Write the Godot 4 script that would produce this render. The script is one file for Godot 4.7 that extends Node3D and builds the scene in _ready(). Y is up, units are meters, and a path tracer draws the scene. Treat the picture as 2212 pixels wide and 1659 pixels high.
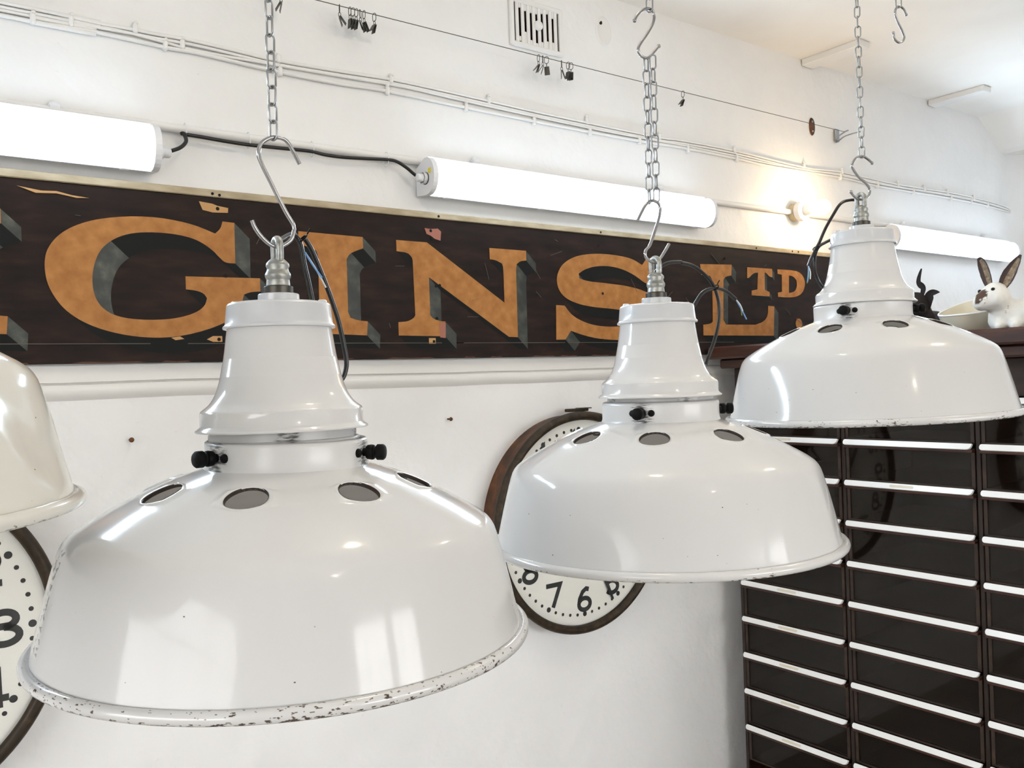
extends Node3D

# ---------------------------------------------------------------- mesh helpers
var G_ID := 0
var mats := {}
var EYE := Vector3(0.0, 1.55, 2.15)

func st_new() -> SurfaceTool:
	var st := SurfaceTool.new()
	st.begin(Mesh.PRIMITIVE_TRIANGLES)
	st.set_smooth_group(-1)
	return st

func next_group() -> int:
	G_ID += 1
	return G_ID

# one triangle whose front looks along n
func tri(st: SurfaceTool, p: Vector3, q: Vector3, r: Vector3, n: Vector3, up := Vector2.ZERO, uq := Vector2.ZERO, ur := Vector2.ZERO) -> void:
	if (q - p).cross(r - p).dot(n) > 0.0:
		st.set_uv(up); st.add_vertex(p)
		st.set_uv(ur); st.add_vertex(r)
		st.set_uv(uq); st.add_vertex(q)
	else:
		st.set_uv(up); st.add_vertex(p)
		st.set_uv(uq); st.add_vertex(q)
		st.set_uv(ur); st.add_vertex(r)

func quad(st: SurfaceTool, a: Vector3, b: Vector3, c: Vector3, d: Vector3, n: Vector3, ua := Vector2.ZERO, ub := Vector2.ZERO, uc := Vector2.ZERO, ud := Vector2.ZERO) -> void:
	tri(st, a, b, c, n, ua, ub, uc)
	tri(st, a, c, d, n, ua, uc, ud)

func poly(st: SurfaceTool, pts: Array, center: Vector3) -> void:
	var mid := Vector3.ZERO
	for p in pts:
		mid += p
	mid /= pts.size()
	for i in range(1, pts.size() - 1):
		tri(st, pts[0], pts[i], pts[i + 1], mid - center)

# box with chamfered edges
func bbox(st: SurfaceTool, c: Vector3, s: Vector3, b := 0.002, basis := Basis.IDENTITY) -> void:
	st.set_smooth_group(-1)
	var h := s * 0.5
	b = minf(b, minf(h.x, minf(h.y, h.z)) * 0.9)
	var i := h - Vector3(b, b, b)
	var v := {}
	for sx in [-1, 1]:
		for sy in [-1, 1]:
			for sz in [-1, 1]:
				v[[sx, sy, sz, 0]] = c + basis * Vector3(sx * h.x, sy * i.y, sz * i.z)
				v[[sx, sy, sz, 1]] = c + basis * Vector3(sx * i.x, sy * h.y, sz * i.z)
				v[[sx, sy, sz, 2]] = c + basis * Vector3(sx * i.x, sy * i.y, sz * h.z)
	for s1 in [-1, 1]:
		poly(st, [v[[s1, -1, -1, 0]], v[[s1, 1, -1, 0]], v[[s1, 1, 1, 0]], v[[s1, -1, 1, 0]]], c)
		poly(st, [v[[-1, s1, -1, 1]], v[[1, s1, -1, 1]], v[[1, s1, 1, 1]], v[[-1, s1, 1, 1]]], c)
		poly(st, [v[[-1, -1, s1, 2]], v[[1, -1, s1, 2]], v[[1, 1, s1, 2]], v[[-1, 1, s1, 2]]], c)
		for s2 in [-1, 1]:
			poly(st, [v[[s1, s2, -1, 0]], v[[s1, s2, -1, 1]], v[[s1, s2, 1, 1]], v[[s1, s2, 1, 0]]], c)
			poly(st, [v[[s1, -1, s2, 0]], v[[s1, -1, s2, 2]], v[[s1, 1, s2, 2]], v[[s1, 1, s2, 0]]], c)
			poly(st, [v[[-1, s1, s2, 1]], v[[-1, s1, s2, 2]], v[[1, s1, s2, 2]], v[[1, s1, s2, 1]]], c)
			for s3 in [-1, 1]:
				poly(st, [v[[s1, s2, s3, 0]], v[[s1, s2, s3, 1]], v[[s1, s2, s3, 2]]], c)

# plain box between two corners
func bx(st: SurfaceTool, lo: Vector3, hi: Vector3) -> void:
	st.set_smooth_group(-1)
	var c := (lo + hi) * 0.5
	var x := [lo.x, hi.x]
	var y := [lo.y, hi.y]
	var z := [lo.z, hi.z]
	for k in 2:
		poly(st, [Vector3(x[k], lo.y, lo.z), Vector3(x[k], hi.y, lo.z), Vector3(x[k], hi.y, hi.z), Vector3(x[k], lo.y, hi.z)], c)
		poly(st, [Vector3(lo.x, y[k], lo.z), Vector3(hi.x, y[k], lo.z), Vector3(hi.x, y[k], hi.z), Vector3(lo.x, y[k], hi.z)], c)
		poly(st, [Vector3(lo.x, lo.y, z[k]), Vector3(hi.x, lo.y, z[k]), Vector3(hi.x, hi.y, z[k]), Vector3(lo.x, hi.y, z[k])], c)

# lathe about xf's y axis; pieces = list of profiles [r, y, r, y ...] walked with the outside on the left; each piece is smooth by itself
func lathe(st: SurfaceTool, pieces: Array, segs: int, xf := Transform3D.IDENTITY, squash := 1.0) -> void:
	for prof in pieces:
		st.set_smooth_group(next_group())
		var m: int = prof.size() / 2
		var total := 0.0
		var acc := [0.0]
		for i in range(1, m):
			total += Vector2(prof[2 * i] - prof[2 * i - 2], prof[2 * i + 1] - prof[2 * i - 1]).length()
			acc.append(total)
		for i in m - 1:
			var r0: float = prof[2 * i]
			var y0: float = prof[2 * i + 1]
			var r1: float = prof[2 * i + 2]
			var y1: float = prof[2 * i + 3]
			var nr := y0 - y1
			var ny := r1 - r0
			for j in segs:
				var t0 := TAU * j / segs
				var t1 := TAU * (j + 1) / segs
				if j == segs - 1:
					t1 = 0.0
				var tm := TAU * (j + 0.5) / segs
				var n := xf.basis * Vector3(nr * cos(tm), ny, nr * sin(tm) * squash)
				var a := xf * Vector3(r0 * cos(t0), y0, r0 * sin(t0) * squash)
				var b := xf * Vector3(r1 * cos(t0), y1, r1 * sin(t0) * squash)
				var c := xf * Vector3(r1 * cos(t1), y1, r1 * sin(t1) * squash)
				var d := xf * Vector3(r0 * cos(t1), y0, r0 * sin(t1) * squash)
				var u0 := float(j) / segs
				var u1 := float(j + 1) / segs
				var v0: float = acc[i] / maxf(total, 1e-6)
				var v1: float = acc[i + 1] / maxf(total, 1e-6)
				if r1 > 1e-6:
					tri(st, a, b, c, n, Vector2(u0, v0), Vector2(u0, v1), Vector2(u1, v1))
				if r0 > 1e-6:
					tri(st, a, c, d, n, Vector2(u0, v0), Vector2(u1, v1), Vector2(u1, v0))

func spline(pts: Array, per := 6) -> Array:
	var o := []
	var n := pts.size()
	for i in n - 1:
		var p0: Vector3 = pts[maxi(i - 1, 0)]
		var p1: Vector3 = pts[i]
		var p2: Vector3 = pts[i + 1]
		var p3: Vector3 = pts[mini(i + 2, n - 1)]
		for k in per:
			o.append(p1.cubic_interpolate(p2, p0, p3, float(k) / per))
	o.append(pts[n - 1])
	return o

# round tube along points; closed joins the ends
func tube(st: SurfaceTool, pts: Array, r: float, sides := 10, closed := false, r_end := -1.0) -> void:
	st.set_smooth_group(next_group())
	var n := pts.size()
	var rings := []
	var t0: Vector3 = (pts[1] - pts[0]).normalized()
	var side := t0.cross(Vector3(0.31, 0.17, 0.93))
	if side.length() < 0.1:
		side = t0.cross(Vector3.RIGHT)
	side = side.normalized()
	for i in n:
		var t: Vector3
		if closed:
			t = (pts[(i + 1) % n] - pts[(i + n - 1) % n]).normalized()
		else:
			t = (pts[mini(i + 1, n - 1)] - pts[maxi(i - 1, 0)]).normalized()
		side = (side - t * side.dot(t)).normalized()
		var up := t.cross(side)
		var rr := r if r_end < 0.0 else lerpf(r, r_end, float(i) / (n - 1))
		var ring := []
		for k in sides:
			var a := TAU * k / sides
			ring.append(pts[i] + (side * cos(a) + up * sin(a)) * rr)
		rings.append(ring)
	for i in (n if closed else n - 1):
		var i2 := (i + 1) % n
		var shift := 0
		if closed and i == n - 1:
			var best := 1e9
			for s in sides:
				var d: float = rings[i][0].distance_to(rings[0][s])
				if d < best:
					best = d
					shift = s
		for k in sides:
			var k2 := (k + 1) % sides
			var a: Vector3 = rings[i][k]
			var b: Vector3 = rings[i][k2]
			var c: Vector3 = rings[i2][(k2 + shift) % sides]
			var d: Vector3 = rings[i2][(k + shift) % sides]
			quad(st, a, b, c, d, (a + b + c + d) * 0.25 - (pts[i] + pts[i2]) * 0.5)
	if not closed:
		st.set_smooth_group(-1)
		for e in [0, n - 1]:
			var inside: Vector3 = pts[1] if e == 0 else pts[n - 2]
			for k in sides:
				tri(st, pts[e], rings[e][k], rings[e][(k + 1) % sides], pts[e] - inside)

# flat outline (x right, y up) given front z and depth
func plate(st: SurfaceTool, outline: PackedVector2Array, z0: float, z1: float, xf := Transform3D.IDENTITY) -> void:
	st.set_smooth_group(-1)
	var idx := Geometry2D.triangulate_polygon(outline)
	if idx.is_empty():
		push_warning("outline not simple")
	var nz := xf.basis.z * signf(z1 - z0)
	for i in range(0, idx.size(), 3):
		var p: Array = []
		for k in 3:
			var q := outline[idx[i + k]]
			p.append(xf * Vector3(q.x, q.y, z1))
		tri(st, p[0], p[1], p[2], nz)
	var ccw := not Geometry2D.is_polygon_clockwise(outline)
	var n := outline.size()
	for i in n:
		var a := outline[i]
		var b := outline[(i + 1) % n]
		var o := Vector2(b.y - a.y, a.x - b.x) * (1.0 if ccw else -1.0)
		quad(st, xf * Vector3(a.x, a.y, z0), xf * Vector3(b.x, b.y, z0), xf * Vector3(b.x, b.y, z1), xf * Vector3(a.x, a.y, z1), xf.basis * Vector3(o.x, o.y, 0))

func disc(r: float, n := 20, at := Vector2.ZERO, ry := -1.0) -> PackedVector2Array:
	var o := PackedVector2Array()
	for i in n:
		o.append(at + Vector2(cos(TAU * i / n) * r, sin(TAU * i / n) * (r if ry < 0.0 else ry)))
	return o

func flat(a: Array) -> PackedVector2Array:
	var o := PackedVector2Array()
	for i in range(0, a.size(), 2):
		o.append(Vector2(a[i], a[i + 1]))
	return o

func line3(a: Array, z: float) -> Array:
	var o := []
	for i in range(0, a.size(), 2):
		o.append(Vector3(a[i], a[i + 1], z))
	return o

func obj(called: String, st: SurfaceTool, m: Material, parent: Node = self) -> MeshInstance3D:
	st.generate_normals()
	var o := MeshInstance3D.new()
	o.name = called
	o.mesh = st.commit()
	o.material_override = m
	parent.add_child(o, true)
	return o

func again(o: MeshInstance3D, parent: Node) -> MeshInstance3D:
	var c := MeshInstance3D.new()
	c.name = str(o.name).rstrip("0123456789_")
	c.mesh = o.mesh
	c.material_override = o.material_override
	parent.add_child(c, true)
	return c

func inst(called: String, mesh: Mesh, m: Material, parent: Node, at := Transform3D.IDENTITY) -> MeshInstance3D:
	var c := MeshInstance3D.new()
	c.name = called
	c.mesh = mesh
	c.material_override = m
	c.transform = at
	parent.add_child(c, true)
	return c

func mesh_of(st: SurfaceTool) -> Mesh:
	st.generate_normals()
	return st.commit()

var taken := {}
func numbered(called: String) -> String:
	if not taken.has(called):
		taken[called] = 0
		return called
	taken[called] += 1
	return "%s_%03d" % [called, taken[called]]

func tag(o: Node, label: String, category: String, group := "") -> Node:
	o.set_meta("label", label)
	o.set_meta("category", category)
	if group != "":
		o.set_meta("group", group)
	return o

func thing(called: String, at: Vector3, label: String, category: String, group := "") -> Node3D:
	var o := Node3D.new()
	o.name = numbered(called)
	add_child(o, true)
	o.position = at
	tag(o, label, category, group)
	return o

func struct(o: Node, label: String, category := "") -> void:
	o.set_meta("kind", "structure")
	o.set_meta("label", label)
	o.set_meta("category", category if category != "" else str(o.name).split("_")[0])

# ---------------------------------------------------------------- materials
func mat(color: Color, rough := 0.6, metal := 0.0, coat := 0.0) -> StandardMaterial3D:
	var m := StandardMaterial3D.new()
	m.albedo_color = color
	m.roughness = rough
	m.metallic = metal
	if coat > 0.0:
		m.clearcoat_enabled = true
		m.clearcoat = coat
		m.clearcoat_roughness = 0.05
	return m

func noise(freq: float, seed_: int, octaves := 4, kind := FastNoiseLite.TYPE_SIMPLEX_SMOOTH) -> FastNoiseLite:
	var n := FastNoiseLite.new()
	n.seed = seed_
	n.frequency = freq
	n.noise_type = kind
	n.fractal_octaves = octaves
	return n

func grey_image(size: int, n: FastNoiseLite) -> Image:
	return n.get_seamless_image(size, size, false, false, 0.15, true)

# seamless two-tone mottling
func mottle(size: int, n: FastNoiseLite, a: Color, b: Color, power := 1.0) -> ImageTexture:
	var g := grey_image(size, n)
	var im := Image.create(size, size, false, Image.FORMAT_RGB8)
	for y in size:
		for x in size:
			im.set_pixel(x, y, a.lerp(b, pow(g.get_pixel(x, y).r, power)))
	return ImageTexture.create_from_image(im)

func triplanar(m: StandardMaterial3D, scale: Vector3, world := true) -> StandardMaterial3D:
	m.uv1_triplanar = true
	m.uv1_world_triplanar = world
	m.uv1_scale = scale
	return m

func relief(m: StandardMaterial3D, im: Image, cm: float) -> void:
	m.heightmap_enabled = true
	m.heightmap_texture = ImageTexture.create_from_image(im)
	m.heightmap_scale = cm

func make_materials() -> void:
	# limewashed plaster: slight mottling, lumps and brush marks as relief
	var wall := mat(Color.WHITE, 0.55)
	wall.albedo_texture = mottle(256, noise(0.012, 3), Color(0.918, 0.92, 0.922), Color(0.938, 0.94, 0.94))
	triplanar(wall, Vector3(0.7, 0.7, 0.7))
	var lumps := grey_image(1024, noise(0.006, 11, 5))
	var rng := RandomNumberGenerator.new()
	rng.seed = 8
	for i in 260:
		var cx := rng.randi_range(0, 1023)
		var cy := rng.randi_range(0, 1023)
		var rr := rng.randf_range(2.0, 5.0)
		var up := rng.randf_range(-0.12, 0.22)
		for y in range(-6, 7):
			for x in range(-6, 7):
				var q := maxf(0.0, 1.0 - Vector2(x, y * rng.randf_range(0.8, 1.1)).length() / rr)
				if q > 0.0:
					var px := posmod(cx + x, 1024)
					var py := posmod(cy + y, 1024)
					var g := clampf(lumps.get_pixel(px, py).r * 1.0 + up * q * q, 0.0, 1.0)
					lumps.set_pixel(px, py, Color(g, g, g))
	relief(wall, lumps, 0.6)
	mats.wall = wall
	var ceil := mat(Color.WHITE, 0.7)
	ceil.albedo_texture = mottle(256, noise(0.014, 21, 3), Color(0.93, 0.912, 0.888), Color(0.955, 0.945, 0.925), 0.8)
	triplanar(ceil, Vector3(0.55, 0.55, 0.55))
	relief(ceil, grey_image(512, noise(0.006, 23, 3)), 0.8)
	mats.ceil = ceil
	mats.paint = mat(Color(0.915, 0.912, 0.905), 0.45)
	mats.trim = mat(Color(0.91, 0.905, 0.895), 0.4)
	var fl := mat(Color.WHITE, 0.5)
	fl.albedo_texture = mottle(256, noise(0.03, 31), Color(0.60, 0.57, 0.53), Color(0.70, 0.67, 0.63))
	triplanar(fl, Vector3(0.5, 0.5, 3.0))
	mats.floor = fl
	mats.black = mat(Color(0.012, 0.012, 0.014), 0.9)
	mats.rubber = mat(Color(0.03, 0.03, 0.033), 0.32)
	mats.knob = mat(Color(0.018, 0.018, 0.019), 0.6)
	mats.knob.metallic_specular = 0.3
	mats.chrome = mat(Color(0.66, 0.66, 0.67), 0.16, 1.0)
	mats.zinc = mat(Color(0.62, 0.63, 0.64), 0.3, 1.0)
	var cast := mat(Color.WHITE, 0.42, 0.85)
	cast.albedo_texture = mottle(128, noise(0.05, 5), Color(0.50, 0.51, 0.50), Color(0.80, 0.80, 0.78))
	triplanar(cast, Vector3(14, 14, 14), false)
	mats.cast = cast
	mats.steel_dark = mat(Color(0.33, 0.32, 0.30), 0.4, 0.9)
	mats.plastic = mat(Color(0.90, 0.91, 0.93), 0.3)
	mats.cap_grey = mat(Color(0.80, 0.81, 0.825), 0.28, 0.0, 0.4)
	var rust := mat(Color.WHITE, 0.6, 0.15)
	rust.albedo_texture = mottle(256, noise(0.02, 41, 5), Color(0.16, 0.085, 0.05), Color(0.52, 0.32, 0.16), 1.3)
	triplanar(rust, Vector3(3, 3, 3))
	mats.rust = rust
	var brass := mat(Color.WHITE, 0.5, 0.35)
	brass.albedo_texture = mottle(256, noise(0.03, 43, 5), Color(0.10, 0.08, 0.055), Color(0.30, 0.235, 0.15), 1.2)
	triplanar(brass, Vector3(4, 4, 4))
	mats.bezel = brass
	mats.dial = mat(Color(0.885, 0.88, 0.855), 0.5)
	mats.ink = mat(Color(0.02, 0.02, 0.022), 0.5)
	var glass := mat(Color(0.9, 0.95, 0.95, 0.015), 0.02)
	glass.metallic_specular = 0.3
	glass.transparency = BaseMaterial3D.TRANSPARENCY_ALPHA
	mats.glass = glass
	var dglass := mat(Color(0.10, 0.072, 0.052, 0.5), 0.03)
	dglass.metallic_specular = 0.36
	dglass.transparency = BaseMaterial3D.TRANSPARENCY_ALPHA
	mats.drawer_glass = dglass
	var dim_pane := mat(Color(0.90, 0.90, 0.90, 0.5), 0.5)  # half-opaque white, added to cut the light of the side window
	dim_pane.transparency = BaseMaterial3D.TRANSPARENCY_ALPHA
	mats.dim_glass = dim_pane
	var wood := mat(Color.WHITE, 0.42)
	wood.albedo_texture = mottle(256, noise(0.03, 51, 5), Color(0.17, 0.085, 0.055), Color(0.33, 0.19, 0.13), 1.1)
	triplanar(wood, Vector3(4, 4, 0.6))
	mats.mahogany = wood
	var dw := mat(Color.WHITE, 0.6)
	dw.albedo_texture = mottle(128, noise(0.03, 53, 4), Color(0.13, 0.085, 0.06), Color(0.25, 0.175, 0.12))
	triplanar(dw, Vector3(5, 5, 1))
	mats.drawer_wood = dw
	mats.opal = mat(Color(0.965, 0.965, 0.96), 0.22)
	mats.cream = mat(Color(0.87, 0.845, 0.77), 0.3)
	mats.opal_slot = mat(Color(0.87, 0.84, 0.76), 0.35)
	mats.dark_post = mat(Color(0.13, 0.075, 0.05), 0.4)
	# signboard paints
	var board := mat(Color.WHITE, 0.55)
	board.metallic_specular = 0.3
	board.albedo_texture = mottle(512, noise(0.015, 61, 6), Color(0.085, 0.055, 0.048), Color(0.19, 0.128, 0.105), 1.2)
	triplanar(board, Vector3(0.8, 3.2, 0.8))
	relief(board, grey_image(256, noise(0.03, 67, 4)), 0.05)
	mats.board = board
	var gold := mat(Color.WHITE, 0.5)
	gold.metallic_specular = 0.35
	gold.albedo_texture = mottle(512, noise(0.02, 63, 6), Color(0.59, 0.385, 0.185), Color(0.72, 0.505, 0.28))
	triplanar(gold, Vector3(2.2, 2.2, 2.2))
	mats.gold = gold
	var olive := mat(Color.WHITE, 0.45)
	olive.albedo_texture = mottle(512, noise(0.012, 65, 6), Color(0.10, 0.125, 0.115), Color(0.33, 0.34, 0.295), 2.2)
	triplanar(olive, Vector3(2.6, 2.6, 2.6))
	mats.olive = olive
	mats.underpaint = mat(Color(0.055, 0.065, 0.066), 0.55)
	mats.underpaint.metallic_specular = 0.3
	var strip := mat(Color.WHITE, 0.5)
	strip.albedo_texture = mottle(256, noise(0.02, 69, 5), Color(0.60, 0.54, 0.43), Color(0.76, 0.71, 0.61))
	triplanar(strip, Vector3(1.5, 6, 6))
	mats.strip = strip
	mats.bare = mat(Color(0.74, 0.57, 0.37), 0.7)
	mats.pink = mat(Color(0.62, 0.40, 0.34), 0.7)

# white vitreous enamel with a few chips and specks
func enamel(seed_: int, base: Color, specks: int, scar := -1.0) -> StandardMaterial3D:
	var rng := RandomNumberGenerator.new()
	rng.seed = seed_
	var w := 2048
	var h := 512
	var im := Image.create(w, h, false, Image.FORMAT_RGB8)
	im.fill(base)
	for i in specks:
		var x := rng.randi_range(4, w - 8)
		var y := rng.randi_range(int(h * 0.5), h - 12)
		var s := 1 if rng.randf() < 0.75 else 2
		im.fill_rect(Rect2i(x, y, s, s + rng.randi_range(0, 1)), Color(0.22, 0.21, 0.20).lerp(Color(0.5, 0.48, 0.45), rng.randf()))
	if scar >= 0.0:
		# long scuff where the glaze has flaked down to grey ground coat
		var n := noise(0.03, seed_ + 4, 3)
		for y in range(int(h * 0.36), int(h * 0.90)):
			for s in 2:
				var x := int(w * scar) + int(n.get_noise_2d(y * 0.7, s * 90.0) * 14.0) + s * 16
				var k := int(4.0 + n.get_noise_2d(y * 2.0, 300.0 + s * 50.0) * 16.0)
				if k > 0:
					im.fill_rect(Rect2i(x, y, k, 1), Color(0.50, 0.51, 0.53))
	var m := mat(Color.WHITE, 0.13, 0.0, 0.2)
	m.metallic_specular = 0.36
	m.albedo_texture = ImageTexture.create_from_image(im)
	return m

# rolled rim: enamel knocked off in black and rusty spots along its lower edge
func rim_enamel(seed_: int, base: Color, wear: float) -> StandardMaterial3D:
	var n := noise(0.07, seed_, 5)
	var n2 := noise(0.006, seed_ + 9, 2)
	var w := 2048
	var h := 64
	var im := Image.create(w, h, false, Image.FORMAT_RGB8)
	for y in h:
		var v := float(y) / h
		for x in w:
			var k := n.get_noise_2d(x, y * 2.0) + 0.35 * n2.get_noise_2d(x, 0) + wear
			var c := base
			if v > 0.50 and v < 0.85 and k > 0.10:
				c = Color(0.10, 0.085, 0.075) if k > 0.17 else Color(0.42, 0.34, 0.27)
			elif v > 0.44 and k > 0.30 or k > 0.55:
				c = Color(0.3, 0.26, 0.23)
			im.set_pixel(x, y, c)
	var m := mat(Color.WHITE, 0.18, 0.0, 0.5)
	m.albedo_texture = ImageTexture.create_from_image(im)
	return m

# gallery collar: black grease rubbed in round the screws (at the given turns, 0..1)
func collar_enamel(seed_: int, base: Color, spots: Array) -> StandardMaterial3D:
	var n := noise(0.05, seed_, 5)
	var w := 1024
	var h := 64
	var im := Image.create(w, h, false, Image.FORMAT_RGB8)
	for y in h:
		for x in w:
			var k := n.get_noise_2d(x * 0.6, y * 2.0)
			var near := 0.0
			for s in spots:
				var d: float = absf(fposmod(float(x) / w - s + 0.5, 1.0) - 0.5)
				near = maxf(near, 1.0 - d / 0.035)
			var g := clampf(near * 1.0 + k * 1.3 - 0.40, 0.0, 1.0) * clampf(near * 3.0, 0.0, 1.0)
			im.set_pixel(x, y, base.lerp(Color(0.16, 0.15, 0.14), g * 0.8))
	var m := mat(Color.WHITE, 0.28, 0.0, 0.1)
	m.albedo_texture = ImageTexture.create_from_image(im)
	return m

# ---------------------------------------------------------------- pendant lamps
func dome_h(r: float) -> float:
	var d := r - 0.076
	return 0.158 - 0.30 * d - 1.45 * d * d

var dent := false
func on_shade(theta: float, r: float, h: float, lift := 0.0) -> Vector3:
	var nx := 0.0
	if lift != 0.0:
		nx = lift
	var rr := r
	if dent:
		# knocked-in flank: a long hollow running down from the shoulder, with a raised crease beside it
		var a := fposmod(theta - 0.42 + PI, TAU) - PI
		var down := clampf((0.13 - h) / 0.12, 0.0, 1.0)
		var line := a - (0.36 - 0.42 * down)
		var hold := smoothstep(0.0, 0.2, down) * (1.0 - smoothstep(0.80, 0.97, down))
		rr -= 0.007 * exp(-pow(line / 0.17, 2.0)) * hold
		rr += 0.0015 * exp(-pow((line - 0.26) / 0.12, 2.0)) * hold
	return Vector3((rr + nx * 0.4) * cos(theta), h + nx * 0.9, (rr + nx * 0.4) * sin(theta))

func shade_mesh(phase: float) -> Mesh:
	var st := st_new()
	st.set_smooth_group(next_group())
	var SEG := 96
	var r_in := 0.099
	var r_out := 0.144
	var rows := []
	for k in 5:
		var r := lerpf(0.075, r_in, k / 4.0)
		rows.append(Vector2(r, dome_h(r)))
	var rows2 := []
	for k in 7:
		var r := lerpf(r_out, 0.184, k / 6.0)
		rows2.append(Vector2(r, dome_h(r)))
	var wall := [0.1885, 0.1055, 0.1925, 0.1022, 0.1955, 0.0985, 0.1982, 0.0935, 0.2008, 0.086, 0.2040, 0.075, 0.2080, 0.060, 0.2117, 0.045, 0.2152, 0.030, 0.2185, 0.016, 0.2208, 0.006, 0.2222, 0.001]
	for i in range(0, wall.size(), 2):
		rows2.append(Vector2(wall[i], wall[i + 1]))
	var HMAX := 0.158
	for side in [0, 1]:
		var lift := 0.0 if side == 0 else -0.0014
		var flip := 1.0 if side == 0 else -1.0
		st.set_smooth_group(next_group())
		for set_ in [rows, rows2]:
			for i in set_.size() - 1:
				var p: Vector2 = set_[i]
				var q: Vector2 = set_[i + 1]
				for j in SEG:
					var t0 := phase + TAU * (j - 6) / SEG
					var t1 := phase + TAU * (j - 5) / SEG
					var a := on_shade(t0, p.x, p.y, lift)
					var b := on_shade(t0, q.x, q.y, lift)
					var c := on_shade(t1, q.x, q.y, lift)
					var d := on_shade(t1, p.x, p.y, lift)
					var n := Vector3(cos(t0) * (p.y - q.y), q.x - p.x, sin(t0) * (p.y - q.y)) * flip
					quad(st, a, b, c, d, n, Vector2(float(j) / SEG, 1.0 - p.y / HMAX), Vector2(float(j) / SEG, 1.0 - q.y / HMAX), Vector2(float(j + 1) / SEG, 1.0 - q.y / HMAX), Vector2(float(j + 1) / SEG, 1.0 - p.y / HMAX))
		# the ring with eight round vents
		var rc := 0.121
		var ts := [0.0, 0.04, 0.10, 0.17, 0.26, 0.4, 0.65, 1.0]
		for k in 8:
			var tk := phase + TAU * k / 8.0
			var per := []
			for i in 12:
				per.append(Vector2(-1.0 + i / 6.0, -1.0))
			for i in 6:
				per.append(Vector2(1.0, -1.0 + i / 3.0))
			for i in 12:
				per.append(Vector2(1.0 - i / 6.0, 1.0))
			for i in 6:
				per.append(Vector2(-1.0, 1.0 - i / 3.0))
			var grid := []
			for e in per:
				var outer := Vector2(e.x * PI / 8.0, rc + (e.y * (r_out - rc) if e.y > 0.0 else e.y * (rc - r_in)))
				var dir := Vector2(e.x * PI / 8.0 * rc, e.y * (r_out - r_in) * 0.5).normalized()
				var inner := Vector2(dir.x * 0.0175 / rc, rc + dir.y * 0.0163)
				var col := []
				for t in ts:
					var m := inner.lerp(outer, t)
					var lip := 0.0016 * exp(-pow((t - 0.12) / 0.10, 2.0)) if side == 0 else 0.0
					col.append(on_shade(tk + m.x, m.y, dome_h(m.y), lift + lip))
				grid.append(col)
			st.set_smooth_group(next_group() if k == -1 else G_ID)
			for i in per.size():
				var i2 := (i + 1) % per.size()
				for t in ts.size() - 1:
					var uvq := Vector2(0.02 + k / 8.0, 0.25)
					quad(st, grid[i][t], grid[i][t + 1], grid[i2][t + 1], grid[i2][t], Vector3(0, flip, 0), uvq, uvq, uvq, uvq)
	return mesh_of(st)

# bare worn edge of one vent hole
func vent_edge(tk: float) -> Mesh:
	var st := st_new()
	st.set_smooth_group(next_group())
	var rc := 0.121
	var mid := on_shade(tk, rc, dome_h(rc))
	var rings := [[], [], []]
	for i in 40:
		var dir := Vector2(cos(TAU * i / 40), sin(TAU * i / 40))
		for k in 3:
			var g: float = [0.0182, 0.0175, 0.0176][k]
			var m := Vector2(dir.x * g / rc, rc + dir.y * g * 0.931)
			rings[k].append(on_shade(tk + m.x, m.y, dome_h(m.y), [0.0011, 0.0004, -0.0024][k]))
	for i in 40:
		var j := (i + 1) % 40
		quad(st, rings[0][i], rings[0][j], rings[1][j], rings[1][i], Vector3.UP)
		quad(st, rings[1][i], rings[1][j], rings[2][j], rings[2][i], mid - rings[1][i])
	return mesh_of(st)

func ring_path(center: Vector3, w: float, h: float, u: Vector3, v: Vector3, n := 28) -> Array:
	# stadium: two half circles of diameter w joined by straights, overall height h (centre lines)
	var o := []
	var s := (h - w) * 0.5
	for i in n:
		var a := TAU * i / n
		var p := u * cos(a) * w * 0.5 + v * (sin(a) * w * 0.5 + (s if sin(a) >= 0.0 else -s))
		o.append(center + p)
	return o

# evenly rounded version of a profile [r, y, ...]
func rounded(prof: Array, per := 5) -> Array:
	var pts := []
	for i in range(0, prof.size(), 2):
		pts.append(Vector3(prof[i], prof[i + 1], 0))
	var o := []
	for p in spline(pts, per):
		o.append(p.x)
		o.append(p.y)
	return o

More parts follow.
